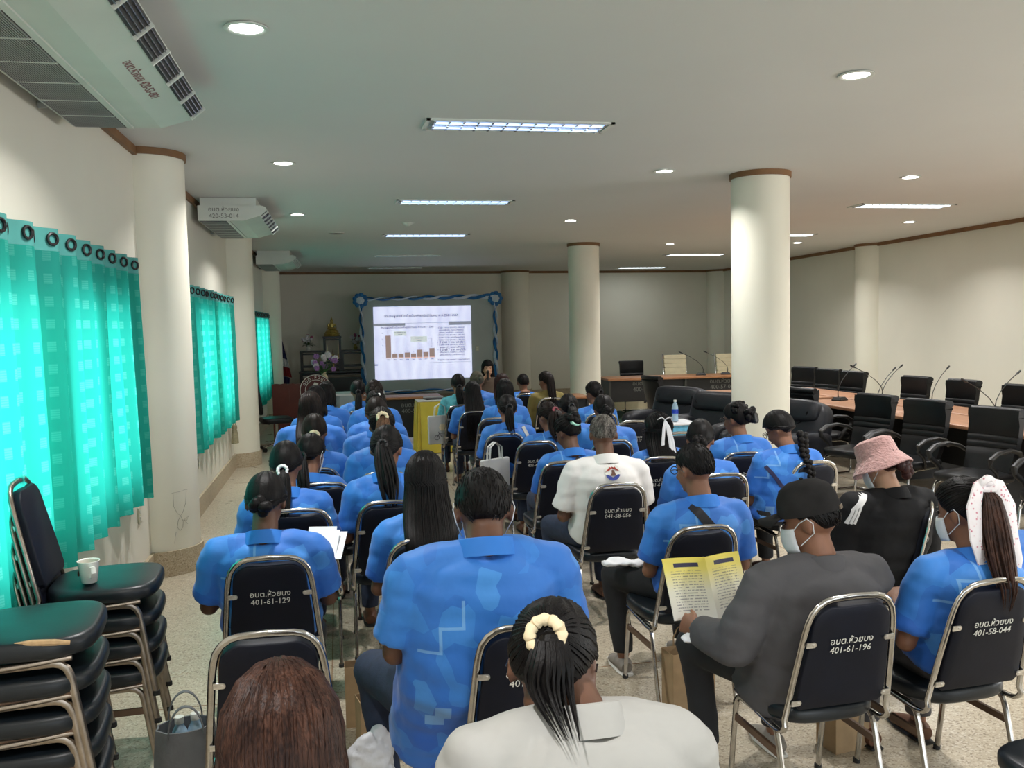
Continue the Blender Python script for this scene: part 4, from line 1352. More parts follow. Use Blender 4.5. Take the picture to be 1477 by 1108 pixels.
for s in (-1, 1):
    for rr, cnt, sz, mt, dy in ((0.115, 9, 0.062, 'garland_blue', -0.05), (0.05, 7, 0.042, 'garland_white', -0.085)):
        m = MB()
        for k in range(cnt):
            a = 2 * PI * k / cnt
            m.ell((s * 1.53 + rr * math.cos(a), dy, 2.42 + rr * math.sin(a)), (sz, 0.03, sz), None, 10, 6)
        m.ell((s * 1.53, dy - 0.01, 2.42), (0.05, 0.035, 0.05), None, 10, 6)
        m.build('rosette', mt, sc_t)
# projected slide
SX0, SX1, SZ0, SZ1 = -1.25, 0.96, 0.62, 2.27
sl = MB().box(((SX0 + SX1) / 2, -0.006, (SZ0 + SZ1) / 2), (SX1 - SX0, 0.008, SZ1 - SZ0)).build('slide', 'slide', sc_t, False, 'bright projected slide with a brown bar chart and Thai text')
def on_slide(u, v, d=0.0): return (SX0 + u * (SX1 - SX0), -0.0125 - d, SZ1 - v * (SZ1 - SZ0))
def slide_text(body, u, v, size, align='CENTER', mat='slide_text', fit=None):
    me = text_mesh(body, size, mat, 0.0, align, bold=size * 0.022)
    if fit:
        xs = [q.co.x for q in me.vertices]
        k = fit * (SX1 - SX0) / (max(xs) - min(xs))
        for q in me.vertices:
            q.co *= k
    o = obj('slide_text', me, sl)
    o.matrix_local = Matrix.Translation(on_slide(u, v, 0.002)) @ Matrix.Rotation(R(90), 4, 'X')
    return o
def slide_rect(u0, v0, u1, v1, mat, name='slide_block', d=0.0):
    a, b = on_slide(u0, v0), on_slide(u1, v1)
    MB().box(((a[0] + b[0]) / 2, -0.0118 - d, (a[2] + b[2]) / 2), (abs(b[0] - a[0]), 0.002, abs(b[2] - a[2]))).build(name, mat, sl, False)
slide_text('จำนวนผู้เสียชีวิตด้วยโรคพิษสุนัขบ้าในคน พ.ศ.2561-2569', 0.49, 0.13, 0.105, fit=0.76)
slide_rect(0.0, 0.228, 0.32, 0.262, 'slide_grey')
slide_rect(0.77, 0.215, 1.0, 0.265, 'slide_grey')
slide_rect(0.0, 0.226, 1.0, 0.231, 'slide_grey')
slide_text('จำนวนผู้เสียชีวิตด้วยโรคพิษสุนัขบ้าในคน พ.ศ.2561 – 2569', 0.34, 0.285, 0.066, fit=0.54)
bars = [18, 3, 3, 4, 3, 6, 4, 7]
for k, h in enumerate(bars):
    u = 0.115 + 0.0635 * k
    slide_rect(u, 0.695 - h * 0.0168, u + 0.054, 0.695, 'slide_bar', 'chart_bar')
    slide_rect(u, 0.697, u + 0.054, 0.705, 'slide_bar_base', 'chart_tick')
    slide_text(str(2561 + k), u + 0.027, 0.725, 0.034)
    if k:
        slide_text(str(h), u + 0.027, 0.695 - h * 0.0168 - 0.02, 0.03)
for k in range(5):
    slide_text(str(20 - 5 * k), 0.085, 0.36 + 0.0838 * k, 0.034)
slide_rect(0.2, 0.335, 0.33, 0.40, 'slide_box')
slide_text('พบผู้เสียชีวิตสูงสุด', 0.265, 0.355, 0.034)
slide_text('18 ราย', 0.265, 0.382, 0.034)
slide_rect(0.37, 0.41, 0.54, 0.49, 'slide_box')
slide_text('ปี 2568-2569', 0.455, 0.435, 0.034)
slide_text('7 จังหวัด', 0.455, 0.468, 0.034)
slide_rect(0.139, 0.325, 0.141, 0.385, 'slide_text')
slide_rect(0.139, 0.325, 0.195, 0.328, 'slide_text')
slide_rect(0.586, 0.44, 0.588, 0.565, 'slide_text')
slide_rect(0.545, 0.44, 0.588, 0.443, 'slide_text')
lines_ = ['• ปี 2561 18 ราย: สุรินทร์(3), สงขลา(2),', '   นครราชสีมา(2), ประจวบคีรีขันธ์(2)', '   บุรีรัมย์(1), กาฬสินธุ์(1), หนองคาย(1)', '• ปี 2562 3 ราย: สุรินทร์(1), บุรีรัมย์(1)', '• ปี 2563 3 ราย: นครศรีธรรมราช(1)', '• ปี 2564 4 ราย: สุรินทร์(1), บุรีรัมย์(1)', '• ปี 2565 3 ราย: ชลบุรี(1)', '• ปี 2566 6 ราย: สุรินทร์(2), ระยอง(1)', '   สงขลา(1), นครราชสีมา(1)', '• ปี 2568 7 ราย: ชลบุรี(2)', '   ศรีสะเกษ(1), ระยอง(1), ตาก(1)', '   นครราชสีมา(1), ฉะเชิงเทรา(1)']
for k, s in enumerate(lines_):
    slide_text(s, 0.645, 0.30 + 0.034 * k, 0.044, 'LEFT', fit=0.29 if s[0] == '•' else 0.26)
slide_text('ปี 2569 1 ราย: ระยอง(1), นครราชสีมา(1)', 0.645, 0.745, 0.044, 'LEFT', fit=0.33)
slide_rect(0.55, 0.775, 0.99, 0.779, 'slide_grey')
slide_rect(0.0, 0.78, 0.03, 0.80, 'slide_grey')
# socket next to the slide
plate(3.09, SY - 0.002, 1.28, 0.0, 'small white fitting on the screen board right of the slide', 'screen_fitting')

# altar
AY = 20.72
al = thing('altar_table', 'black lacquered altar tables set in three steps below the golden statue', 'altar', (-0.18, AY, 0))
def frame_table(cx, cy, w, d, z0, z1, parent, name='altar_tier'):
    m = MB()
    m.box((cx, cy, z1 - 0.02), (w, d, 0.04))
    m.box((cx, cy, z1 - 0.075), (w - 0.05, d - 0.05, 0.03))
    for sx in (-1, 1):
        for sy in (-1, 1):
            m.box((cx + sx * (w / 2 - 0.035), cy + sy * (d / 2 - 0.035), (z0 + z1) / 2 - 0.02), (0.05, 0.05, z1 - z0 - 0.04))
    m.box((cx, cy - d / 2 + 0.04, z0 + 0.10), (w - 0.08, 0.03, 0.04))
    m.box((cx, cy + d / 2 - 0.04, z0 + 0.10), (w - 0.08, 0.03, 0.04))
    return m.build(name, 'altar', parent, False)
frame_table(0, 0.0, 1.5, 0.7, 0.0, 0.85, al)
frame_table(-0.45, 0.10, 0.56, 0.4, 0.85, 1.31, al)
frame_table(0.47, 0.10, 0.56, 0.4, 0.85, 1.31, al)
frame_table(0.0, 0.14, 0.42, 0.4, 0.85, 1.63, al)
frame_table(0.0, -0.14, 0.38, 0.28, 0.85, 1.13, al)
MB().box((0, -0.3, 0.45), (1.4, 0.02, 0.5)).build('front_panel', 'altar', al, False)
bu = thing('buddha_statue', 'golden seated statue on a stepped pedestal atop the altar', 'statue', (-0.18, AY + 0.14, 1.631))
MB().lathe([(0.185, 0.0), (0.19, 0.02), (0.165, 0.035), (0.175, 0.06), (0.15, 0.08), (0.155, 0.10), (0.13, 0.115), (0.135, 0.135), (0.11, 0.15)], (0, 0, 0), 8).build('pedestal', 'gold', bu, False)
bm_ = MB()
bm_.ell((0, -0.01, 0.175), (0.115, 0.075, 0.032))
bm_.ell((0, 0.0, 0.245), (0.062, 0.042, 0.085))
bm_.tube([(-0.06, 0, 0.29), (-0.085, -0.005, 0.235), (-0.07, -0.04, 0.19), (-0.02, -0.06, 0.185)], [0.02, 0.018, 0.015, 0.012], 8)
bm_.tube([(0.06, 0, 0.29), (0.09, -0.005, 0.235), (0.095, -0.05, 0.195), (0.09, -0.07, 0.16)], [0.02, 0.018, 0.015, 0.012], 8)
bm_.tube([(0, 0, 0.30), (0, 0, 0.335)], 0.02, 10)
bm_.ell((0, -0.003, 0.358), (0.034, 0.036, 0.042))
bm_.tube([(0, 0, 0.385), (0, 0, 0.405), (0, 0, 0.42), (0, 0, 0.47)], [0.028, 0.018, 0.011, 0.001], 10)
sb_ = obj('seated_figure', remesh(bm_, 0.006, 3), bu)
sb_.data.materials.append(M['gold'])
def candle(x, y, z, h, label):
    t = thing('candlestick', label, 'candlestick', (x, y, z), 0, 'altar candlesticks')
    MB().lathe([(0.03, 0), (0.03, 0.01), (0.008, 0.02), (0.008, h * 0.3), (0.02, h * 0.34), (0.02, h * 0.36)], (0, 0, 0), 14).build('holder', 'gold', t)
    MB().lathe([(0.011, h * 0.36), (0.011, h), (0.002, h + 0.008)], (0, 0, 0), 10).build('candle', 'cream', t)
candle(-0.18 - 0.11, AY - 0.18, 1.131, 0.3, 'slim cream candle left of the altar incense pot')
candle(-0.18 + 0.13, AY - 0.18, 1.131, 0.3, 'slim cream candle right of the altar incense pot')
ip = thing('incense_pot', 'small gold incense pot on the lower altar step', 'incense pot', (-0.18, AY - 0.2, 1.131))
MB().lathe([(0.025, 0), (0.03, 0.01), (0.015, 0.03), (0.045, 0.07), (0.05, 0.09), (0.04, 0.095)], (0, 0, 0), 16).build('pot', 'gold', ip)
MB().cyl((0, 0, 0.09), (0.005, 0, 0.2), 0.003).build('incense_stick', 'flag_red', ip)
cs = thing('offering_stand', 'slim red and gold offering stand in front of the altar', 'stand', (-0.16, AY - 0.31, 0.8515))
MB().lathe([(0.06, 0.0), (0.05, 0.015), (0.012, 0.03), (0.012, 0.15), (0.03, 0.16), (0.008, 0.18), (0.008, 0.24), (0.025, 0.25)], (0, 0, 0), 14).build('stem', 'gold', cs)
def flowers(x, y, z, label, cols, s=1.0, seed=1, pot='cer'):
    rnd = random.Random(seed)
    t = thing('flower_vase', label, 'flowers', (x, y, z))
    MB().lathe([(0.03 * s, 0), (0.035 * s, 0.005), (0.05 * s, 0.06 * s), (0.022 * s, 0.11 * s), (0.032 * s, 0.13 * s)], (0, 0, 0), 18).build('vase', pot, t)
    for k in range(16):
        a = rnd.uniform(0, 2 * PI)
        r = rnd.uniform(0.02, 0.14) * s
        h = (0.2 + rnd.uniform(0, 0.16)) * s - r * 0.3
        c = Vector((r * math.cos(a), r * math.sin(a) * 0.8, h))
        m = MB()
        n = 6
        sz = rnd.uniform(0.022, 0.036) * s
        for q in range(n):
            b = 2 * PI * q / n
            m.ell(c + Vector((math.cos(b) * sz * 0.7, -0.01, math.sin(b) * sz * 0.7)), (sz * 0.62, sz * 0.35, sz * 0.62), None, 8, 5)
        m.ell(c + Vector((0, -0.018, 0)), (sz * 0.4,) * 3, None, 8, 5)
        bl = m.build('blossom', cols[k % len(cols)], t)
        MB().tube([(0, 0, 0.11 * s), c * 0.6 + Vector((0, 0, 0.03)), c], 0.003 * s, 5).build('stem', 'leaf', bl)
    for k in range(14):
        a = rnd.uniform(0, 2 * PI)
        d = Vector((math.cos(a), math.sin(a), rnd.uniform(-0.2, 0.7))).normalized()
        p0 = Vector((0, 0, 0.14 * s))
        L = rnd.uniform(0.14, 0.2) * s
        MB().tube([p0, p0 + d * L * 0.4, p0 + d * L * 0.75, p0 + d * L + Vector((0, 0, -0.02))], [(0.004, 0.002), (0.022 * s, 0.003), (0.018 * s, 0.003), (0.002, 0.001)], 6).build('leaf', 'leaf', t)
    return t
flowers(-0.72, AY + 0.05, 1.312, 'white and pink flower vase on the left altar step', ['petal_white', 'petal_white', 'petal_pink'], 1.0, 3)
flowers(0.34, AY + 0.05, 1.312, 'white and green flower vase on the right altar step beside the screen', ['petal_white', 'petal_white', 'petal_pink'], 1.0, 5, 'gold')
# skirted table in front of the altar
sk = thing('skirted_table', 'table with pale blue pleated skirt beside the lectern', 'table', (0.30, 14.95, 0))
MB().box((0, 0, 0.73), (0.8, 0.6, 0.03)).build('table_top', 'paper', sk, False)
m = MB()
outl = []
for i in range(160):
    f = i / 160
    per = rrect(0.78, 0.58, 0.05, 4)
    k = f * len(per)
    p, q = per[int(k) % len(per)], per[(int(k) + 1) % len(per)]
    fr = k - int(k)
    outl.append((p[0] + (q[0] - p[0]) * fr, p[1] + (q[1] - p[1]) * fr))
m.rings([[Vector((x * (1 + 0.022 * e * math.sin(i * 1.9)), y * (1 + 0.03 * e * math.sin(i * 1.9)), z)) for i, (x, y) in enumerate(outl)] for z, e in ((0.02, 1.2), (0.35, 1.0), (0.72, 0.4))])
m.build('pleated_skirt', 'skirt_white', sk)
# lectern with round emblem
pd = thing('lectern', 'mahogany lectern with scalloped top edge and round emblem', 'lectern', (-0.72, 14.75, 0))
MB().box((0, 0.2, 0.46), (0.72, 0.46, 0.90)).build('body', 'podium', pd, False)
m = MB()
n = 24
top = [(-0.38 + 0.76 * i / n, 0.93 + 0.012 * abs(math.sin(i * PI / 4))) for i in range(n + 1)]
ol = [(-0.38, 0.0)] + top + [(0.38, 0.0)]
ol = [(-0.38, 0.0)] + [(x, z) for x, z in top] + [(0.38, 0.0)]
m.rings([[Vector((x, y, z)) for x, z in ol] for y in (-0.05, -0.02)])
m.build('front_board', 'podium', pd, False)
for xx in (-0.12, 0.12):
    MB().box((xx, -0.053, 0.45), (0.012, 0.008, 0.86)).build('moulding', 'podium', pd, False)
em = MB().lathe([(0.001, 0.0), (0.26, 0.0), (0.26, 0.02), (0.001, 0.02)], (0, 0, 0), 40).build('emblem_disc', 'maroon', pd)
em.matrix_local = Matrix.Translation((0.31, -0.054, 0.82)) @ Matrix.Rotation(R(90), 4, 'X')
for ra, rb in ((0.245, 0.256), (0.165, 0.173)):
    MB().lathe([(ra, 0.0205), (ra, 0.023), (rb, 0.023), (rb, 0.0205)], (0, 0, 0), 40, False, False).build('emblem_ring', 'ink', em)
word = 'อบต.ห้วยบง'
cl_ = ['อ', 'บ', 'ต', '.', 'ห้', 'ว', 'ย', 'บ', 'ง']
for k, chx in enumerate(cl_):
    a = R(150 - 120 * k / (len(cl_) - 1))
    o = obj('emblem_letter', text_mesh(chx, 0.075, 'ink'), em)
    o.matrix_local = Matrix.Translation((0.208 * math.cos(a), 0.208 * math.sin(a), 0.0215)) @ Matrix.Rotation(a - R(90), 4, 'Z')
MB().prism([(-0.07, -0.08), (0.02, -0.08), (0.05, -0.02), (0.02, 0.05), (0.04, 0.11), (-0.02, 0.13), (-0.06, 0.06), (-0.09, 0.0)], 0.0205, 0.024).build('emblem_figure', 'ink', em, False)
flowers(-0.28, 14.85, 0.931 + 0.0, 'lilac and white bouquet standing on the lectern', ['petal_purple', 'petal_white', 'petal_purple', 'petal_white'], 1.35, 11, 'cream')
# flag
fl = thing('national_flag', 'furled red white and blue flag on a gold-tipped pole in the corner', 'flag', (-1.2, 18.6, 0))
MB().cyl((0, 0, 0.03), (0, 0, 1.86), 0.013, n=12).build('pole', 'altar', fl)
MB().lathe([(0.14, 0.0), (0.14, 0.02), (0.04, 0.05), (0.016, 0.08)], (0, 0, 0), 20).build('stand', 'gold', fl)
MB().lathe([(0.012, 1.85), (0.028, 1.88), (0.03, 1.90), (0.014, 1.93), (0.001, 1.98)], (0, 0, 0), 14).build('finial', 'gold', fl)
def drape(z0, z1, w0, w1, mat, xo0, xo1):
    m = MB()
    rings = []
    for i in range(9):
        f = i / 8
        z = z0 + (z1 - z0) * f
        w = w0 + (w1 - w0) * f
        xo = xo0 + (xo1 - xo0) * f
        rings.append([Vector((xo + w * (k / 11 if k < 12 else (23 - k) / 11), (0.03 if k < 12 else -0.03) * math.sin((k if k < 12 else 23 - k) * 1.3) + (0.006 if k < 12 else -0.006) - 0.03, z - 0.05 * (k / 11 if k < 12 else (23 - k) / 11))) for k in range(24)])
    m.rings(rings)
    m.build('flag_stripe', mat, fl)
drape(1.72, 1.62, 0.02, 0.05, 'flag_white', 0.0, 0.0)
drape(1.62, 1.25, 0.05, 0.13, 'flag_blue', 0.0, 0.0)
drape(1.25, 1.08, 0.13, 0.17, 'flag_white', 0.0, 0.0)
drape(1.08, 0.88, 0.17, 0.21, 'flag_red', 0.0, 0.0)
drape(0.88, 0.55, 0.17, 0.12, 'flag_blue', 0.0, 0.02)
# black office chair by the lectern
oc = thing('office_chair', 'black high-back office chair on castors between wall column and lectern', 'chair', (-0.98, 13.72, 0), R(-75))
MB().cushion(rrect(0.46, 0.46, 0.1), 0.42, 0.50, 0.03).build('seat', 'leather', oc)
MB().cushion(rrect(0.44, 0.62, 0.12), -0.03, 0.03, 0.025, tf=lambda p: (p[0], -0.24 + p[2] - (p[1] + 0.3) * 0.16, 0.86 + p[1])).build('backrest', 'leather', oc)
MB().tube([(0, -0.1, 0.40), (0, -0.26, 0.42), (0, -0.30, 0.62)], [(0.03, 0.008)] * 3, 8).build('back_bar', 'plastic', oc)
MB().cyl((0, 0, 0.1), (0, 0, 0.42), 0.025).build('gas_column', 'chrome', oc)
for k in range(5):
    a = 2 * PI * k / 5 + 0.3
    lg = MB().tube([(0, 0, 0.11), (0.26 * math.cos(a), 0.26 * math.sin(a), 0.075)], [0.022, 0.014], 8).build('base_arm', 'chrome', oc)
    MB().cyl((0.26 * math.cos(a) - 0.02 * math.sin(a), 0.26 * math.sin(a) + 0.02 * math.cos(a), 0.03), (0.26 * math.cos(a) + 0.02 * math.sin(a), 0.26 * math.sin(a) - 0.02 * math.cos(a), 0.03), 0.03, n=14).build('castor', 'plastic', lg)
# black-fronted desks before the screen
def front_desk(x0, x1, y, label, txt):
    t = thing('front_desk', label, 'desk', ((x0 + x1) / 2, y, 0))
    w = x1 - x0
    MB().cushion(rrect(w, 0.6, 0.01, 2), 0.72, 0.75, 0.005, steps=2).build('desk_top', 'wood_edge', t)
    MB().box((0, -0.24, 0.42), (w - 0.08, 0.02, 0.58)).build('front_panel', 'laminate', t, False)
    for s in (-1, 1):
        MB().box((s * (w / 2 - 0.03), 0, 0.36), (0.03, 0.56, 0.72)).build('side_panel', 'laminate', t, False)
    if txt:
        o = obj('lettering', text_mesh(txt, 0.09, 'ink_dim'), t)
        o.matrix_local = Matrix.Translation((w * 0.16, -0.252, 0.58)) @ Matrix.Rotation(R(90), 4, 'X')
    return t
front_desk(0.30, 1.50, 13.75, 'black-fronted desk with faded lettering below the screen', 'อบต.ห้วยบง\n400-55-002')
front_desk(2.05, 3.55, 12.75, 'wooden-topped desk in front of the presenter', None)
# yellow satin table
yt = thing('satin_table', 'small table draped in shiny yellow satin', 'table', (1.30, 12.75, 0))
m = MB()
per = rrect(0.52, 0.40, 0.04, 4)
dense = []
for i in range(120):
    k = i / 120 * len(per)
    p, q = per[int(k) % len(per)], per[(int(k) + 1) % len(per)]
    fr = k - int(k)
    dense.append((p[0] + (q[0] - p[0]) * fr, p[1] + (q[1] - p[1]) * fr))
m.rings([[Vector((x * (1 + e * math.sin(i * 0.75) + e * 0.5 * math.sin(i * 1.7)), y * (1 + e * 1.2 * math.sin(i * 0.75)), z)) for i, (x, y) in enumerate(dense)] for z, e in ((0.015, 0.13), (0.3, 0.10), (0.6, 0.05), (0.745, 0.012))])
m.build('satin_drape', 'yellow', yt)
MB().box((0, 0, 0.755), (0.52, 0.40, 0.012)).build('table_top', 'canvas', yt, False)
nb = thing('notebook_computer', 'thin dark notebook lying on the yellow satin table', 'computer', (1.32, 12.8, 0.7615), R(8))
MB().box((0, 0, 0.008), (0.3, 0.2, 0.014)).build('body', 'plastic', nb, False)
MB().box((0, 0.105, 0.02), (0.3, 0.012, 0.03)).build('hinge', 'alum', nb, False)

# ------------------------------------------------------------------ people
def rot_head(yaw, pitch, roll=0.0):
    return Matrix.Rotation(R(yaw), 3, 'Z') @ Matrix.Rotation(R(-pitch), 3, 'X') @ Matrix.Rotation(R(roll), 3, 'Y')

def add_hand(mb, W, d, n, side, curl=35, s=1.0, spread=1.0):
    """W wrist, d direction of the palm, n back-of-hand normal, side +1 right / -1 left"""
    W, d, n = Vector(W), Vector(d).normalized(), Vector(n)
    n = (n - d * n.dot(d)).normalized()
    a = d.cross(n) * side          # towards the little finger for a right hand seen from the back
    # palm
    rings = []
    for t, wd, th in ((-0.02, 0.026, 0.019), (0.01, 0.028, 0.017), (0.04, 0.038, 0.016), (0.075, 0.041, 0.014), (0.09, 0.038, 0.011)):
        c = W + d * t * s
        rings.append([c + a * (wd * s * math.cos(2 * PI * k / 14)) + n * (th * s * math.sin(2 * PI * k / 14)) for k in range(14)])
    mb.rings(rings)
    for k, (off, ln) in enumerate(((-0.031, 0.072), (-0.0105, 0.080), (0.0105, 0.075), (0.031, 0.060))):
        p = W + d * 0.082 * s + a * off * s
        dd = (d + a * off * 3.2 * spread).normalized()
        pts, ang = [p - dd * 0.02 * s, p], 0.0
        for q, f in enumerate((0.45, 0.30, 0.25)):
            ang += R(curl * (0.7 + 0.25 * q))
            v = dd * math.cos(ang) - n * math.sin(ang)
            pts.append(pts[-1] + v * ln * f * s)
        mb.tube(pts, [0.0085 * s, 0.0092 * s, 0.0085 * s, 0.0078 * s, 0.0062 * s], 8)
        mb.ell(pts[-1], (0.0062 * s,) * 3, None, 8, 6)
    # thumb from the side of the palm
    p = W + d * 0.025 * s - a * 0.026 * s - n * 0.004 * s
    v1 = (d * 0.75 - a * 0.65 - n * 0.25).normalized()
    v2 = (d * 0.92 - a * 0.25 - n * 0.35).normalized()
    pts = [p - v1 * 0.012 * s, p + v1 * 0.03 * s, p + v1 * 0.03 * s + v2 * 0.03 * s, p + v1 * 0.03 * s + v2 * 0.052 * s]
    mb.tube(pts, [0.013 * s, 0.0115 * s, 0.0098 * s, 0.0075 * s], 8)
    mb.ell(pts[-1], (0.0075 * s,) * 3, None, 8, 6)

def add_head(mb, hc, HR, hs):
    def P(x, y, z): return hc + HR @ (Vector((x, y, z)) * hs)
    mb.ell(P(0, -0.012, 0.022), (0.076 * hs, 0.094 * hs, 0.090 * hs), HR, 20, 14)          # cranium
    mb.ell(P(0, 0.024, -0.030), (0.062 * hs, 0.062 * hs, 0.080 * hs), HR, 18, 12)           # face
    mb.ell(P(0, 0.045, -0.086), (0.036 * hs, 0.034 * hs, 0.026 * hs), HR, 14, 10)           # chin
    mb.ell(P(0, 0.0, -0.070), (0.056 * hs, 0.058 * hs, 0.036 * hs), HR, 14, 10)             # jaw
    mb.tube([P(0, 0.080, 0.010), P(0, 0.092, -0.015), P(0, 0.099, -0.032), P(0, 0.084, -0.040)], [0.007 * hs, 0.010 * hs, 0.013 * hs, 0.009 * hs], 8)
    mb.ell(P(0, 0.078, -0.058), (0.022 * hs, 0.013 * hs, 0.010 * hs), HR, 10, 8)            # mouth mound
    for s in (-1, 1):
        mb.ell(P(s * 0.034, 0.070, -0.028), (0.020 * hs, 0.014 * hs, 0.017 * hs), HR, 10, 8)   # cheeks
        er = HR @ Matrix.Rotation(R(s * 22), 3, 'Z')
        mb.ell(P(s * 0.078, -0.012, -0.012), (0.009 * hs, 0.020 * hs, 0.031 * hs), er, 12, 10)

def lerp(a, b, t): return a + (b - a) * t
def sstep(a, b, x):
    t = max(0.0, min(1.0, (x - a) / (b - a)))
    return t * t * (3 - 2 * t)

def hair_cap(mb, hc, HR, hs, back=-0.62, side=-0.12, front=0.42, thick=0.13, seed=0.0, ny=26, nx=56, lift=1.0, lump=0.010):
    rings = []
    for j in range(1, ny):
        th = PI * j / ny
        ring = []
        for k in range(nx):
            az = 2 * PI * k / nx
            d = Vector((math.sin(th) * math.cos(az), math.sin(th) * math.sin(az), math.cos(th)))
            c = -math.sin(az)            # 1 at the back, -1 at the front
            if c > 0:
                tz = lerp(side, back, sstep(0.05, 0.75, c))
            else:
                tz = lerp(side, front, sstep(0.15, 0.8, -c))
            m = sstep(tz - 0.07, tz + 0.10, d.z)
            clump = 1 + lump * m * (math.sin(az * 17 + seed) + 0.6 * math.sin(az * 31 + seed * 2 + th * 3))
            r = (0.90 + (0.10 + thick) * m) * clump
            p = Vector((d.x * 0.077, d.y * 0.096 - 0.010, d.z * 0.098 * lift + 0.018)) * r
            ring.append(hc + HR @ (p * hs))
        rings.append(ring)
    mb.rings(rings)

def wobble(seed, amp=0.14):
    return lambda i, k: 1 + amp * math.sin(k * 2.9 + seed + 0.35 * i) * math.sin(k * 1.3 + seed * 2)

def strap_on(shirt_me, parent, path, width, mat, name='bag_strap', off=0.006, back=True):
    bvh = BVHTree.FromPolygons([v.co for v in shirt_me.vertices], [p.vertices for p in shirt_me.polygons])
    vs, fs = [], []
    n = 22
    last = None
    pts = []
    for i in range(n + 1):
        f = i / n * (len(path) - 1)
        k = min(int(f), len(path) - 2)
        a, b = Vector(path[k]), Vector(path[k + 1])
        pts.append(a.lerp(b, f - k))
    rows = []
    for i, p in enumerate(pts):
        t = (pts[min(i + 1, n)] - pts[max(i - 1, 0)]).normalized()
        q = Vector((-t.y, t.x))
        row = []
        for s in (-1, 0, 1):
            x, z = p.x + q.x * s * width / 2, p.y + q.y * s * width / 2
            hit = bvh.ray_cast(Vector((x, -1.5 if back else 1.5, z)), Vector((0, 1 if back else -1, 0)))
            row.append((x, z, hit[0].y if hit[0] is not None else None))
        rows.append(row)
    rows = [r for r in rows if all(c[2] is not None for c in r)]
    if len(rows) < 2:
        return None
    sg = -1 if back else 1
    m = MB()
    for r in rows:
        m.v += [(x, y + sg * off, z) for x, z, y in r] + [(x, y + sg * (off - 0.005), z) for x, z, y in r]
    for i in range(len(rows) - 1):
        a = i * 6
        for k in (0, 1):
            m.f.append((a + k, a + k + 1, a + k + 7, a + k + 6))
            m.f.append((a + 3 + k + 6, a + 3 + k + 7, a + 3 + k + 1, a + 3 + k))
        m.f.append((a, a + 6, a + 9, a + 3))
        m.f.append((a + 2, a + 5, a + 11, a + 8))
    return m.build(name, mat, parent)

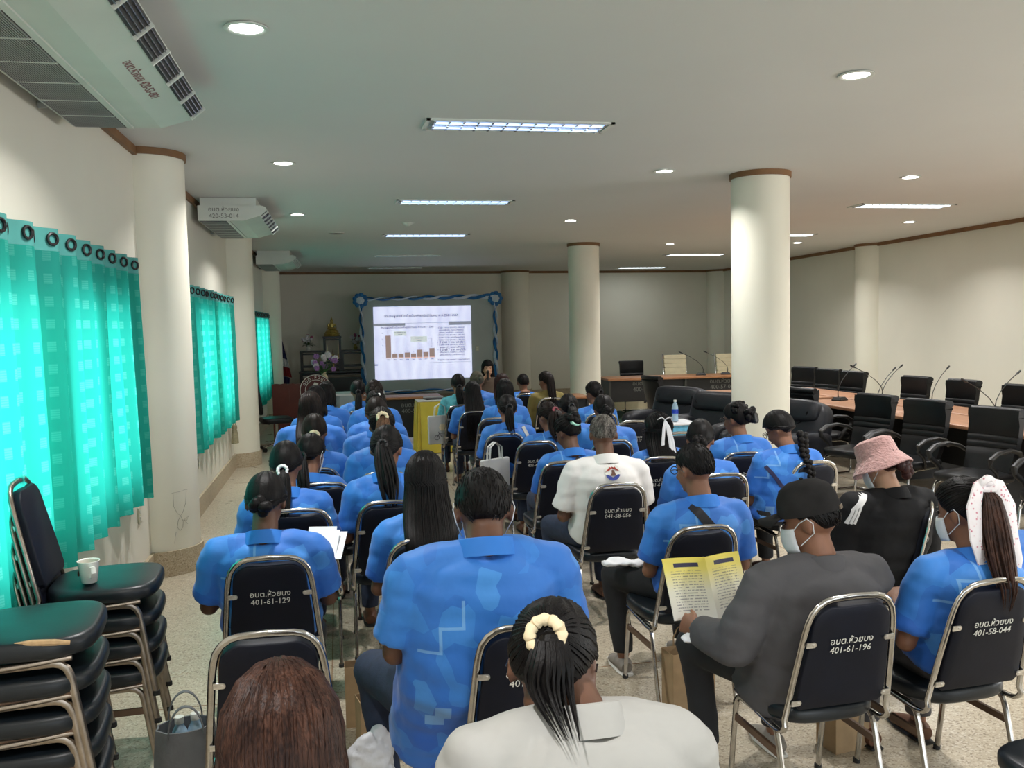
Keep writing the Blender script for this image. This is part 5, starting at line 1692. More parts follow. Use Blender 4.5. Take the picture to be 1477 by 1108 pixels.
def person(x, y, top, label, hair='pony', hcol='hair_black', shirt='polo', skin='skin', pants='jeans', w=1.0, hs=1.0, rz=0.0,
           head=(0, 12), lean=None, sleeve='short', arms='lap', hip_dy=-0.02, tail=0.34, tie=0.02, tie_mat='black_scrunchie', tail_col=None,
           near=False, group='seated audience', strap=None, face=True, seed=None, hx=0.0, tail_w=1.0, shoes='shoe', hem=0.0, wr=None, el=None, curl=35, nrm=None, sway=0.0, nb=(0, 0, 0), knees=None):
    """top = height of the crown; (x, y) = floor point under the crown; the hips sit hip_dy in front of / behind it"""
    sd = seed if seed is not None else (x * 7.3 + y * 3.1) % 50
    t = thing('person', label, 'person', (x, y, 0), R(rz), group)
    vox = 0.0078 if near else (0.0125 if y < 6.5 else 0.0165)
    Rv = vox
    # ---- skeleton
    yaw, pit = head[0], head[1]
    HR = rot_head(yaw, pit, head[2] if len(head) > 2 else 0.0)
    up = HR @ Vector((0, 0, 1))
    fwd = Matrix.Rotation(R(yaw), 3, 'Z') @ Vector((0, 1, 0))
    hc = Vector((hx, 0, top)) - up * 0.115 * hs
    sp = math.sin(R(pit))
    Nb = Vector((hc.x * 0.9, hc.y, hc.z)) - fwd * (0.02 + 0.085 * sp) * hs - Vector((0, 0.02, 0.150 * hs * math.cos(R(pit * 0.6))))
    Nb = Nb + Vector(nb)
    Hc = Vector((0, hip_dy, 0.55))
    mid = (Hc + Nb) / 2 + Vector((0, -0.035, 0))
    def spine(u):
        a, b = Hc.lerp(mid, u), mid.lerp(Nb, u)
        return a.lerp(b, u)
    def sect(u, a, b, n=24, e=0.82):
        c = spine(u)
        tn = (spine(min(u + 0.02, 1.05)) - spine(u - 0.02)).normalized()
        ay = Vector((0, tn.z, -tn.y))
        sg = lambda q: math.copysign(abs(q) ** e, q)
        return [c + Vector((a * sg(math.cos(2 * PI * k / n)), 0, 0)) + ay * (b * sg(math.sin(2 * PI * k / n))) for k in range(n)]
    belly = max(0.0, w - 1.0)
    TS = [(-0.16, 0.165, 0.120), (0.0, 0.182, 0.130), (0.22, 0.166 + 0.03 * belly, 0.118 + 0.10 * belly), (0.45, 0.163 + 0.03 * belly, 0.115 + 0.08 * belly), (0.68, 0.172, 0.114), (0.82, 0.166, 0.104), (0.92, 0.128, 0.088), (0.985, 0.082, 0.070)]
    sh_u = 0.86
    Sc = spine(sh_u)
    SW = 0.172 * w
    S = {s: Sc + Vector((s * SW, 0.005, 0.0)) for s in (-1, 1)}
    if arms == 'lap':
        E = {s: S[s] + Vector((s * 0.055, 0.05, -0.275)) for s in (-1, 1)}
        Wr = {s: Vector((s * 0.085, max(E[s].y + 0.17, hip_dy + 0.27), max(E[s].z - 0.02, 0.665))) for s in (-1, 1)}
    elif arms == 'hold':
        E = {s: S[s] + Vector((s * 0.055, 0.08, -0.25)) for s in (-1, 1)}
        Wr = {s: Vector((s * 0.10, E[s].y + 0.21, max(E[s].z + 0.03, 0.70))) for s in (-1, 1)}
    elif arms == 'neck':
        E = {s: S[s] + Vector((s * 0.12, 0.05, -0.12)) for s in (-1, 1)}
        Wr = {s: Vector((s * 0.05, hc.y - 0.10, hc.z - 0.15)) for s in (-1, 1)}
    if el:
        E.update({k: Vector(v) for k, v in el.items()})
    if wr:
        Wr.update({k: Vector(v) for k, v in wr.items()})
    # ---- body: one continuous skin mesh
    b = MB()
    b.rings([sect(u, a * w * 0.93, bb * w * 0.92) for u, a, bb in TS])
    b.tube([spine(0.9), Nb, Nb.lerp(hc, 0.55), hc + HR @ Vector((0, -0.01, -0.03))], [0.064 * hs, 0.057 * hs, 0.054 * hs, 0.05 * hs], 14)
    add_head(b, hc, HR, hs)
    ar = 0.5 + 0.5 * w
    for s in (-1, 1):
        b.ell(S[s] - Vector((s * 0.015, 0, 0.0)), (0.05 * ar, 0.05 * ar, 0.05 * ar))
        b.tube([S[s], S[s].lerp(E[s], 0.5), E[s], E[s].lerp(Wr[s], 0.35), Wr[s]], [0.046 * ar, 0.043 * ar, 0.036 * ar, 0.036 * ar, 0.026 * ar], 12)
        b.ell(E[s], (0.037 * ar,) * 3)
        dd = Wr[s] - E[s]
        nn = (nrm[s] if nrm and s in nrm else (s * 0.25, 0.25, 1.0))
        add_hand(b, Wr[s], dd, nn, s, curl, 0.97 + 0.06 * (w - 1))
    K = {s: Vector((s * 0.115 * (0.6 + 0.4 * w), hip_dy + 0.44, 0.50)) for s in (-1, 1)}
    A = {s: Vector((s * 0.12, hip_dy + 0.40, 0.085)) for s in (-1, 1)}
    if knees:
        for k_, v_ in knees.items():
            K[k_] = Vector(v_)
            A[k_] = Vector((v_[0] * 0.9, v_[1] - 0.06, 0.085))
    for s in (-1, 1):
        hp = Hc + Vector((s * 0.085, 0.02, -0.02))
        b.tube([hp, K[s], A[s]], [0.06, 0.045, 0.033], 10)
        b.ell(K[s], (0.046,) * 3)
        b.tube([A[s] + Vector((0, -0.03, -0.03)), A[s] + Vector((0, 0.03, -0.045)), A[s] + Vector((0, 0.12, -0.058)), A[s] + Vector((0, 0.16, -0.062))], [(0.03, 0.035), (0.035, 0.032), (0.038, 0.02), (0.02, 0.012)], 10)
    body = remesh(b, vox, 3 if near else 2)
    body.materials.append(M[skin])
    obj('body', body, t)
    # ---- trousers and shoes
    p = MB()
    p.rings([sect(u, a * w * 1.0, bb * w * 1.0) for u, a, bb in TS[:3]])
    for s in (-1, 1):
        hp = Hc + Vector((s * 0.085 * w, 0.0, -0.015))
        p.ell(hp, (0.10 * w, 0.13, 0.10))
        p.tube([hp, hp.lerp(K[s], 0.5), K[s]], [0.098 * w, 0.088 * (0.5 + 0.5 * w), 0.070 * (0.5 + 0.5 * w)], 14)
        p.ell(K[s], (0.070 * (0.5 + 0.5 * w),) * 3)
        p.tube([K[s], K[s].lerp(A[s], 0.4), A[s] + Vector((0, 0, 0.02))], [0.068 * (0.5 + 0.5 * w), 0.062, 0.054], 12)
    pm = remesh(p, max(vox, 0.0145), 4, 0.005, 6.0, sd)
    pm.materials.append(M[pants])
    obj('trousers', pm, t)
    for s in (-1, 1):
        a = A[s]
        so = MB().tube([a + Vector((0, -0.055, -0.045)), a + Vector((0, -0.02, -0.04)), a + Vector((0, 0.05, -0.045)), a + Vector((0, 0.13, -0.058)), a + Vector((0, 0.185, -0.066))], [(0.03, 0.03), (0.04, 0.042), (0.043, 0.038), (0.046, 0.026), (0.024, 0.014)], 12).build('shoe', shoes, t)
        MB().tube([(a.x, a.y - 0.07, 0.008), (a.x, a.y - 0.02, 0.008), (a.x, a.y + 0.1, 0.008), (a.x, a.y + 0.195, 0.008)], [(0.03, 0.008), (0.041, 0.008), (0.048, 0.008), (0.03, 0.008)], 10).build('sole', 'sole' if shoes == 'sneaker' else 'rubber', so)
    # ---- shirt or jacket
    g = 0.010 if shirt not in ('jacket_grey', 'jacket_white', 'jacket_black') else 0.022
    q = MB()
    q.rings([sect(u, a * w + g, bb * w + g) for u, a, bb in [(-0.20 - hem, 0.180, 0.135)] + TS[1:]] if (hem or shirt.startswith('jacket')) else [sect(u, a * w + g, bb * w + g) for u, a, bb in [(-0.07, 0.178, 0.128), (0.0, 0.184, 0.132)] + TS[2:]])
    # trapezius slope
    for s in (-1, 1):
        q.tube([Nb + Vector((s * 0.02, -0.005, -0.035)), Nb.lerp(S[s], 0.55) + Vector((0, 0, -0.008)), S[s] + Vector((-s * 0.01, 0, 0.0))], [0.055 * ar + g, 0.056 * ar + g, 0.052 * ar + g], 12)
        q.ell(S[s] + Vector((-s * 0.005, 0, -0.005)), (0.058 * ar + g,) * 3)
        e_end = S[s].lerp(E[s], 0.80)
        if sleeve == 'short':
            q.tube([S[s], S[s].lerp(E[s], 0.4), e_end, e_end + (E[s] - S[s]) * 0.012], [0.060 * ar + g, 0.060 * ar + g * 1.3, 0.060 * ar + g * 1.7, 0.060 * ar + g * 1.6], 14)
        else:
            q.tube([S[s], S[s].lerp(E[s], 0.5), E[s]], [0.060 * ar + g, 0.057 * ar + g, 0.050 * ar + g], 14)
            q.ell(E[s], (0.051 * ar + g,) * 3)
            q.tube([E[s], E[s].lerp(Wr[s], 0.5), E[s].lerp(Wr[s], 0.87)], [0.050 * ar + g, 0.044 * ar + g, 0.036 * ar + g], 14)
    jk = shirt.startswith('jacket')
    sm = remesh(q, max(vox, 0.0112), 3, 0.013 if jk else 0.0085, 5.5 if jk else 6.5, sd)
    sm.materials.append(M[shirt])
    so = obj('jacket' if shirt.startswith('jacket') else 'shirt', sm, t)
    # collar band
    cm = MB()
    n = 28
    cl = []
    tl = Matrix.Rotation(R(-min(pit, 25) * 0.4 - 8), 3, 'X')
    cw = 0.060 * hs + 0.010 + 0.012 * belly
    for rr, zz in ((cw + 0.020, -0.034), (cw + 0.013, -0.004), (cw + 0.004, 0.024), (cw - 0.001, 0.026), (cw - 0.001, 0.0), (cw + 0.008, -0.032)):
        cl.append([Nb + Vector((0, 0.004, 0.008)) + tl @ Vector((rr * 1.04 * math.cos(2 * PI * k / n), rr * 1.02 * math.sin(2 * PI * k / n), zz - 0.012 * (1 + math.sin(2 * PI * k / n)) * 0.5)) for k in range(n)])
    cm.rings(cl, closed=True)
    cm.build('collar', 'polo_collar' if shirt == 'polo' else shirt, so)
    # ---- hair
    def HP(a, b_, c): return hc + HR @ (Vector((a, b_, c)) * hs)
    hm = MB()
    extra = None
    def back_y(z):
        u = max(0.0, min(1.0, (z - Hc.z) / max(0.05, (Nb.z - Hc.z))))
        bb = 0.12 if u < 0.8 else lerp(0.12, 0.07, (u - 0.8) / 0.2)
        return spine(u).y - bb * w - g - 0.012
    if hair == 'short':
        hair_cap(hm, hc, HR, hs, back=-0.50, side=-0.02, front=0.40, thick=0.055, seed=sd, lump=0.004)
    elif hair == 'cap':
        hair_cap(hm, hc, HR, hs, back=-0.52, side=-0.05, front=0.5, thick=0.045, seed=sd, lump=0.004)
    elif hair in ('pony', 'braid', 'updo', 'bun'):
        hair_cap(hm, hc, HR, hs, back=-0.66, side=-0.16, front=0.36, thick=0.12, seed=sd)
        T0 = HP(0, -0.106, tie)
        if hair == 'pony':
            pts, rad = [], []
            m_ = 12
            for i in range(m_):
                f = i / (m_ - 1)
                z = T0.z - tail * f + 0.012 * math.sin(min(1, f * 5) * PI)
                yy = T0.y - 0.040 * math.sin(min(1.0, f * 3) * PI / 2)
                if z < Nb.z + 0.03:
                    yy = min(yy, back_y(z) - 0.016)
                pts.append([T0.x + sway * f + 0.006 * math.sin(f * 5 + sd), yy, z])
            for _ in range(6):
                for i in range(2, m_ - 1):
                    pts[i][1] = min(pts[i][1], (pts[i - 1][1] + pts[i + 1][1]) / 2 + 0.0005)
            for i in range(m_):
                f = i / (m_ - 1)
                rr = (0.017 + 0.020 * math.sin(min(1, f * 2.2) * PI / 2)) * (1 - 0.6 * max(0, (f - 0.5) / 0.5) ** 1.5) * tail_w
                rad.append((rr, rr * 0.75))
            tl_m = MB().tube(pts[:-2], [(a_ * 0.82 * k_, b_ * 0.82 * k_) for (a_, b_), k_ in zip(rad[:-2], [1] * (m_ - 6) + [0.9, 0.7, 0.4, 0.08])], 20)
            rnd = random.Random(int(sd * 100) + 5)
            ns = 34 if near else 16
            for q_ in range(ns):
                ph = 2 * PI * q_ / ns + rnd.uniform(-0.15, 0.15)
                end = rnd.uniform(0.80, 1.06)
                ks = rnd.uniform(0.80, 0.98)
                tw = rnd.uniform(-0.5, 0.5)
                sp_ = []
                for i in range(m_):
                    f = i / (m_ - 1) * end
                    fi = min(f * (m_ - 1), m_ - 1.001)
                    a0 = int(fi)
                    c0 = Vector(pts[a0]).lerp(Vector(pts[a0 + 1]), fi - a0 + max(0, f - 1))
                    ra_ = lerp(rad[a0][0], rad[a0 + 1][0], fi - a0)
                    rb_ = lerp(rad[a0][1], rad[a0 + 1][1], fi - a0)
                    sp_.append(c0 + Vector((math.cos(ph + tw * f) * ra_ * ks, math.sin(ph + tw * f) * rb_ * ks, 0)))
                r0_ = (0.0048 if near else 0.0075) * tail_w
                tl_m.tube(sp_, [r0_ * (0.7 + 0.5 * math.sin(PI * min(1, i / 5))) * (1 if i < m_ - 4 else max(0.12, (m_ - 1 - i) / 4)) for i in range(m_)], 6)
            if tail_col:
                extra = ('ponytail', tl_m, tail_col)
            else:
                hm.add(tl_m.v, tl_m.f)
        elif hair == 'braid':
            p0 = Vector(T0)
            for i in range(11):
                f = i / 10
                z = p0.z - 0.03 - tail * f
                yy = min(p0.y - 0.02, back_y(z) - 0.012)
                for s in (-1, 1):
                    rr = 0.027 * (1 - 0.45 * f)
                    hm.ell((p0.x + sway * f + s * 0.014, yy - 0.004 * (i % 2), z - 0.012 * (s > 0)), (rr, rr * 0.8, rr * 1.05), Matrix.Rotation(R(30 * s), 3, 'Y'), 12, 8)
        else:
            rnd = random.Random(int(sd * 10))
            n_ = 14 if hair == 'updo' else 8
            for i in range(n_):
                a = rnd.uniform(0, 2 * PI)
                r0 = rnd.uniform(0.01, 0.045)
                hm.ell(T0 + HR @ Vector((r0 * math.cos(a), -0.012 + rnd.uniform(-0.02, 0.01), r0 * math.sin(a))), (rnd.uniform(0.02, 0.03), 0.024, rnd.uniform(0.02, 0.03)), None, 10, 8)
            if hair == 'updo':
                for i in range(26):
                    a = rnd.uniform(0, PI)
                    b2 = rnd.uniform(-0.9, 0.9)
                    hm.ell(HP(0.078 * math.cos(a), -0.03 - 0.07 * abs(b2) * 0.6, 0.05 + 0.066 * math.sin(a)), (0.017, 0.02, 0.017), None, 8, 6)
        if tie_mat:
            c0 = T0 + HR @ Vector((0, -0.012, 0)) * hs
            rs = 0.024 * (1.25 if tie_mat in ('mint', 'cream_scrunchie') else 1.0) * (1.3 if tie_mat == 'mint' else 1)
            big_ = tie_mat in ('mint', 'cream_scrunchie')
            ring = [c0 + HR @ Vector((rs * math.cos(2 * PI * k / 40), 0.003 * math.sin(k * 0.9), rs * math.sin(2 * PI * k / 40))) for k in range(40)]
            MB().tube(ring, [0.0088 + 0.0016 * math.sin(k * 1.9) + (0.003 if big_ else 0) for k in range(40)], 12, True).build('hair_tie', tie_mat, t)
    elif hair in ('long', 'bob'):
        hair_cap(hm, hc, HR, hs, back=-0.9, side=-0.6, front=0.34, thick=0.15, seed=sd)
        m_ = 16
        z0 = hc.z + 0.02 * hs
        rows = []
        for i in range(m_):
            f = i / (m_ - 1)
            z = z0 - tail * f
            drop = z0 - z
            wd = (0.0895 + 0.016 * sstep(0.03, 0.2, drop) - 0.012 * sstep(0.25, 0.5, drop)) * hs * (1 + (tail_w - 1) * sstep(0.03, 0.15, drop))
            ce = HP(0, -0.010, 0.0)
            kk = sstep(0.10, 0.24, drop)
            th = lerp(0.107 * hs, 0.038, kk)
            front_y = lerp(ce.y - 0.0, min(back_y(z) + 0.02, ce.y - 0.05), kk)
            yc = lerp(ce.y, min(ce.y - 0.07, back_y(z) - 0.022), kk)
            rows.append([lerp(hc.x, hc.x * 0.6, f) + sway * f, yc, z, wd, th])
        for _ in range(4):
            for i in range(1, m_ - 1):
                rows[i][1] = min(rows[i][1], (rows[i - 1][1] + rows[i + 1][1]) / 2)
        rings = []
        n_ = 64
        for i, (xc, yc, z, wd, th) in enumerate(rows):
            f = i / (m_ - 1)
            ring = []
            for k in range(n_):
                a = 2 * PI * k / n_
                sn = math.sin(a)
                fr = 1.0 if sn < 0 else lerp(0.25, 1.0, sstep(0.2, 0.9, f))
                rip = 1 + 0.035 * math.sin(k * 2.35 + sd) * math.sin(k * 0.9 + sd + f * 2)
                ring.append(Vector((xc + wd * math.cos(a) * rip, yc + th * sn * fr * rip, z + (0.03 * math.sin(k * 1.9 + sd) if i == m_ - 1 else 0))))
            rings.append(ring)
        hm.rings(rings)
    # locks lying on the cap give the hair its direction
    rnd = random.Random(int(sd * 31) + 3)
    def cap_pt(d, k=1.0):
        return hc + HR @ (Vector((d.x * 0.077, d.y * 0.096 - 0.010, d.z * 0.098 + 0.018)) * (k * hs))
    if hair in ('pony', 'bun', 'braid'):
        td = Vector((0, -1.0, tie * 9 - 0.1)).normalized()
        nl = 90 if near else 44
        for q_ in range(nl):
            az = 2 * PI * q_ / nl + rnd.uniform(-0.05, 0.05)
            c_ = -math.sin(az)
            zz_ = lerp(-0.10, -0.60, sstep(0.05, 0.75, c_)) if c_ > 0 else lerp(-0.10, 0.42, sstep(0.15, 0.8, -c_))
            sd_ = Vector((math.cos(az), math.sin(az), zz_ + 0.04)).normalized()
            pts_ = []
            for i in range(7):
                f = i / 6
                d_ = sd_.lerp(td, f * 0.96)
                if d_.length < 0.15:
                    d_ = Vector((rnd.uniform(-0.3, 0.3), 0, 1))
                pts_.append(cap_pt(d_.normalized(), 1.115 + rnd.uniform(0.0, 0.012)))
            hm.tube(pts_, [0.0012, 0.0035, 0.0042, 0.0045, 0.0042, 0.0035, 0.0025], 5)
    elif hair in ('short', 'cap'):
        nl = 520 if near else 160
        for q_ in range(nl):
            az = rnd.uniform(0, 2 * PI)
            zz_ = rnd.uniform(-0.45, 0.98)
            c_ = -math.sin(az)
            lim_ = lerp(0.02, -0.46, sstep(0.05, 0.75, c_)) if c_ > 0 else lerp(0.02, 0.44, sstep(0.15, 0.8, -c_))
            if zz_ < lim_ + 0.04:
                continue
            rr_ = math.sqrt(max(0.0, 1 - zz_ * zz_))
            d_ = Vector((rr_ * math.cos(az), rr_ * math.sin(az), zz_))
            dn_ = Vector((rnd.uniform(-0.15, 0.15), rnd.uniform(-0.1, 0.1) - 0.10, -0.24))
            if zz_ > 0.85:
                dn_ = Vector((rnd.uniform(-0.25, 0.25), -0.2, -0.05))
            p0_, p1_, p2_ = cap_pt(d_, 1.045), cap_pt((d_ + dn_ * 0.5).normalized(), 1.065), cap_pt((d_ + dn_).normalized(), 1.050)
            hm.tube([p0_, p1_, p2_], [0.0022, 0.0030, 0.0008], 4)
    elif hair in ('long', 'bob'):
        nl = 150 if near else 60
        for q_ in range(nl):
            az = PI + PI * (q_ + rnd.uniform(0, 1)) / nl
            d0 = Vector((0.12 * math.cos(az), 0.35 + rnd.uniform(-0.3, 0.1), 1)).normalized()
            pts_ = []
            for i in range(6):
                f = i / 5
                d_ = d0.lerp(Vector((math.cos(az), math.sin(az), -0.15)), f).normalized()
                pts_.append(cap_pt(d_, 1.148 + rnd.uniform(0, 0.018)))
            ex_ = rnd.uniform(0.8, 1.03)
            lk_ = rnd.uniform(0.99, 1.045)
            for i in range(1, m_):
                f = i / (m_ - 1)
                if f > ex_:
                    break
                xc, yc, z, wd, th = rows[i]
                if z > pts_[5].z - 0.01:
                    continue
                pts_.append(Vector((xc + wd * math.cos(az) * lk_, yc + th * math.sin(az) * lk_, z - (0.03 * rnd.random() if f > 0.95 else 0))))
            r0_ = 0.0032 if near else 0.0045
            hm.tube(pts_, [r0_ * (0.4 if i in (0, len(pts_) - 1) else 1.0) for i in range(len(pts_))], 5)
    hair_o = hm.build('hair', hcol, t)
    if extra:
        extra[1].build(extra[0], extra[2], hair_o)
    # ---- face
    if face:
        for s in (-1, 1):
            MB().ell(HP(s * 0.030, 0.0775, 0.004), (0.011 * hs, 0.007 * hs, 0.006 * hs), HR, 10, 8).build('eye', 'eye', t)
            MB().tube([HP(s * 0.015, 0.084, 0.020), HP(s * 0.03, 0.082, 0.025), HP(s * 0.045, 0.072, 0.021)], [0.002, 0.003, 0.0015], 6).build('eyebrow', 'eye', t)
        MB().ell(HP(0, 0.089, -0.058), (0.020 * hs, 0.006 * hs, 0.006 * hs), HR, 12, 8).build('mouth', 'lip', t)
    if strap:
        strap_on(sm, so, strap[0], strap[1], strap[2])
    return dict(root=t, hc=hc, HR=HR, hs=hs, HP=HP, shirt=so, sm=sm, Nb=Nb, S=S, E=E, Wr=Wr, hair=hair_o, sd=sd)

def face_mask(P_, ear=True):
    HP, t = P_['HP'], P_['root']
    rings = []
    for i in range(7):
        f = i / 6
        z = -0.014 - 0.088 * f
        bul = 0.012 * math.sin(f * PI)
        rings.append([HP(0.064 * math.cos(a) * (1 - 0.25 * f), 0.026 + (0.070 + bul) * math.sin(a), z) for a in [R(12 + 156 * k / 12) for k in range(13)]])
    m = MB()
    for r_ in rings:
        m.v += [tuple(v) for v in r_]
    for i in range(6):
        for k in range(12):
            a = i * 13 + k
            m.f.append((a, a + 1, a + 14, a + 13))
    mk = m.build('face_mask', 'mask', t)
    sd = mk.modifiers.new('solid', 'SOLIDIFY')
    sd.thickness = 0.003
    for s in (-1, 1):
        MB().tube([HP(s * 0.062, 0.045, -0.022), HP(s * 0.074, 0.015, 0.004), HP(s * 0.086, -0.018, 0.018), HP(s * 0.090, -0.036, 0.0), HP(s * 0.082, -0.030, -0.035), HP(s * 0.064, 0.03, -0.075)], 0.0018, 6).build('ear_loop', 'mask', mk)

def spectacles(P_, mat='glasses'):
    HP, t = P_['HP'], P_['root']
    g = None
    for s in (-1, 1):
        m = MB().tube([HP(s * 0.033 + 0.023 * math.cos(a), 0.098, 0.004 + 0.018 * math.sin(a)) for a in [2 * PI * k / 16 for k in range(16)]], 0.0022, 6, True)
        m.tube([HP(s * 0.056, 0.096, 0.006), HP(s * 0.076, 0.05, 0.008), HP(s * 0.088, -0.01, 0.004), HP(s * 0.088, -0.028, -0.012)], 0.002, 6)
        if s > 0:
            m.tube([HP(-0.010, 0.100, 0.006), HP(0, 0.103, 0.009), HP(0.010, 0.100, 0.006)], 0.002, 6)
        m.build('spectacle_side', mat, t)

def decal(P_, outline, mat, parent, name, off=0.004):
    sm = P_['sm']
    bvh = P_.get('bvh')
    if bvh is None:
        bvh = BVHTree.FromPolygons([v.co for v in sm.vertices], [p.vertices for p in sm.polygons])
        P_['bvh'] = bvh
    vs = []
    for x, z in outline:
        h = bvh.ray_cast(Vector((x, -1.5, z)), Vector((0, 1, 0)))
        yy = h[0].y if h[0] is not None else -0.13
        vs.append((x, yy - off, z))
    m = MB()
    c = Vector((sum(v[0] for v in vs), sum(v[1] for v in vs), sum(v[2] for v in vs))) / len(vs)
    m.v = vs + [tuple(c)]
    n = len(vs)
    m.f = [(i, (i + 1) % n, n) for i in range(n)]
    return m.build(name, mat, parent, False)

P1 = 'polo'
G = 'seated people in blue polos'
# left files, back to front
person(-0.159, 9.3, 1.254, 'person with short black hair and black-and-white print shawl beside the lectern', 'bob', tail=0.12, shirt=P1, w=0.98, group=G)
person(-0.242, 8.5, 1.267, 'person with dark bob right in front of the round lectern emblem', 'bob', tail=0.15, w=0.95, group=G)
person(-0.253, 7.3, 1.296, 'broad-shouldered person in blue polo with long loose dark hair near the lectern', 'long', 'hair_dark', tail=0.27, w=1.18, group=G)
pA = person(-0.196, 6.3, 1.212, 'person in blue polo with dark hair held by a small beige clip', 'pony', 'hair_dark', tail=0.22, tie_mat='cream_scrunchie', tie=-0.05, w=0.95, head=(0, 18), group=G)
pM = person(-0.184, 5.65, 1.149, 'person in blue polo with white face mask and dark hair down the back', 'pony', tail=0.26, tie=-0.04, head=(-25, 20), w=0.95, group=G)
face_mask(pM)
person(-0.306, 4.95, 1.197, 'person in blue polo with low ponytail in a white beaded tie and bag strap', 'pony', tail=0.34, tie=-0.045, tie_mat='pearl', head=(-6, 16), w=1.02, strap=([(-0.12, 0.93), (0.0, 0.80), (0.13, 0.62)], 0.03, 'strap'), group=G, near=False)
pL1 = person(-0.333, 4.0, 1.179, 'person in blue polo with tousled black bun holding white papers in chair 401-61-129', 'bun', tie=-0.045, tie_mat=None, head=(-8, 22), w=1.16, skin='skin_dark', near=True, arms='hold', group=G)
person(0.182, 10.3, 1.206, 'person in blue polo with straight low ponytail by the pale skirted table', 'pony', tail=0.34, tie=-0.03, w=0.95, group=G)
person(0.307, 8.7, 1.296, 'person in blue polo with brownish hair between the file and the black-fronted desk', 'bun', 'hair_dark', tie=0.0, w=1.0, group=G)
pC = person(0.282, 7.6, 1.273, 'person in blue polo with a white pearl hair clip', 'bun', tie=0.03, tie_mat=None, w=1.02, head=(0, 14), group=G)
for s in (-1, 1):
    MB().ell(pC['HP'](s * 0.022, -0.112, 0.07), (0.014,) * 3, None, 12, 8).build('pearl_clip', 'pearl', pC['root'])
person(0.251, 6.8, 1.273, 'person in blue polo with plain dark bun between pearl clip and brown ponytail', 'bun', 'hair_dark', tie=-0.04, w=1.05, head=(0, 20), group=G)
person(0.256, 6.0, 1.27, 'person in blue polo with light brown dyed ponytail', 'pony', 'hair_black', tail=0.30, tie=0.045, tail_col='hair_light', tie_mat='cream_scrunchie', tail_w=1.5, w=1.0, group=G)
person(0.247, 5.05, 1.246, 'person in blue polo with wavy black ponytail and thin black crossbody strap', 'pony', tail=0.36, tie=0.0, tail_w=1.5, head=(-14, 20), w=1.0, hs=1.05, strap=([(0.15, 0.92), (0.02, 0.76), (-0.13, 0.58)], 0.024, 'strap'), group=G, sway=0.03)
person(0.37, 4.1, 1.223, 'person in blue polo with loose shoulder-length black hair behind the broad man', 'long', tail=0.36, w=1.0, hs=1.06, head=(-10, 8), near=True, strap=([(0.15, 0.92), (0.06, 0.82), (-0.1, 0.62)], 0.03, 'strap'), group=G)
# near row
pB = person(0.40, 2.98, 1.325, 'broad man in blue polo with cropped black hair and ear loops, seen from behind', 'short', w=1.40, hs=1.16, head=(-4, 14), skin='skin_dark', near=True, hip_dy=0.02, group=G, hx=0.06, nb=(0.0, -0.03, 0.065), knees={-1: (-0.31, 0.40, 0.50), 1: (0.22, 0.44, 0.50)}, hem=0.10)
face_mask(pB)
spectacles(pB)
pW = person(0.42, 1.75, 1.237, 'person in off-white jacket with black ponytail in a cream scrunchie', 'pony', shirt='jacket_white', tail=0.135, tie=0.035, tie_mat='cream_scrunchie', tail_w=1.25, hs=1.02, head=(-22, 30), w=1.12, sleeve='long', near=True, skin='skin_dark', hip_dy=-0.16, group='seated people in other clothes', pants='trouser_black', nb=(0.05, -0.02, 0.075))
spectacles(pW)
strap_on(pW['sm'], pW['shirt'], [(-0.16, 0.915), (0.05, 0.895), (0.26, 0.915)], 0.006, 'jacket_white', 'yoke_seam', 0.003)
pN = person(-0.115, 1.45, 1.268, 'person with long reddish-brown hair in front of the empty chair', 'long', 'hair_brown', shirt='jacket_black', tail=0.55, w=1.0, hs=1.10, head=(4, 6), sleeve='long', near=True, group='seated people in other clothes', pants='trouser_black', tail_w=0.98)
# middle block
person(1.374, 10.6, 1.225, 'person in teal printed shirt with grey strap beside the yellow satin table', 'pony', shirt='teal_cloth', tail=0.26, tie=-0.05, tail_w=1.4, w=0.95, strap=([(0.14, 0.93), (0.0, 0.76), (-0.12, 0.58)], 0.035, 'strap_grey'), group='seated people in other clothes')
person(1.418, 9.72, 1.182, 'person in blue polo with very long straight black hair', 'long', tail=0.52, w=0.98, group=G)
person(1.663, 11.0, 1.229, 'person in blue polo with grey-brown head covering before the presenter', 'bun', 'hair_scarf', tie_mat=None, w=1.0, group=G)
person(1.818, 10.1, 1.236, 'person in blue polo with wine-red dyed hair', 'bob', 'hair_red', tail=0.18, w=0.95, group=G)
person(1.648, 9.0, 1.241, 'person in blue polo with smooth black hair beside the wine-red hair', 'bob', tail=0.14, w=1.0, group=G)
person(1.419, 7.66, 1.191, 'person in blue polo with dark tied ponytail holding the white tote', 'pony', tail=0.25, tie=0.0, w=1.0, strap=([(0.12, 0.93), (0.15, 0.86), (0.16, 0.8)], 0.03, 'canvas'), group=G)
person(2.44, 11.9, 1.135, 'person in blue polo with both hands raised behind the neck', 'short', w=0.92, arms='neck', group=G, head=(0, 4))
person(2.555, 11.08, 1.197, 'person in olive shirt with long high ponytail', 'pony', 'hair_dark', shirt='olive_cloth', tail=0.42, tie=0.06, tail_w=1.4, tie_mat=None, head=(30, 10), w=1.0, group='seated people in other clothes', sleeve='long')
person(1.640, 7.12, 1.157, 'person in blue polo with curly hair in a wine-pink tie and grey strap', 'pony', 'hair_dark', tail=0.26, tie=0.02, tail_w=1.7, tie_mat='pink_scrunchie', head=(25, 22), w=1.05, strap=([(0.10, 0.62), (0.0, 0.58), (-0.16, 0.52)], 0.04, 'strap_grey'), group=G)
person(1.995, 7.74, 1.169, 'person in blue polo with thick low ponytail behind the mint scrunchie', 'pony', tail=0.25, tie=0.0, tail_w=1.4, w=0.98, group=G)
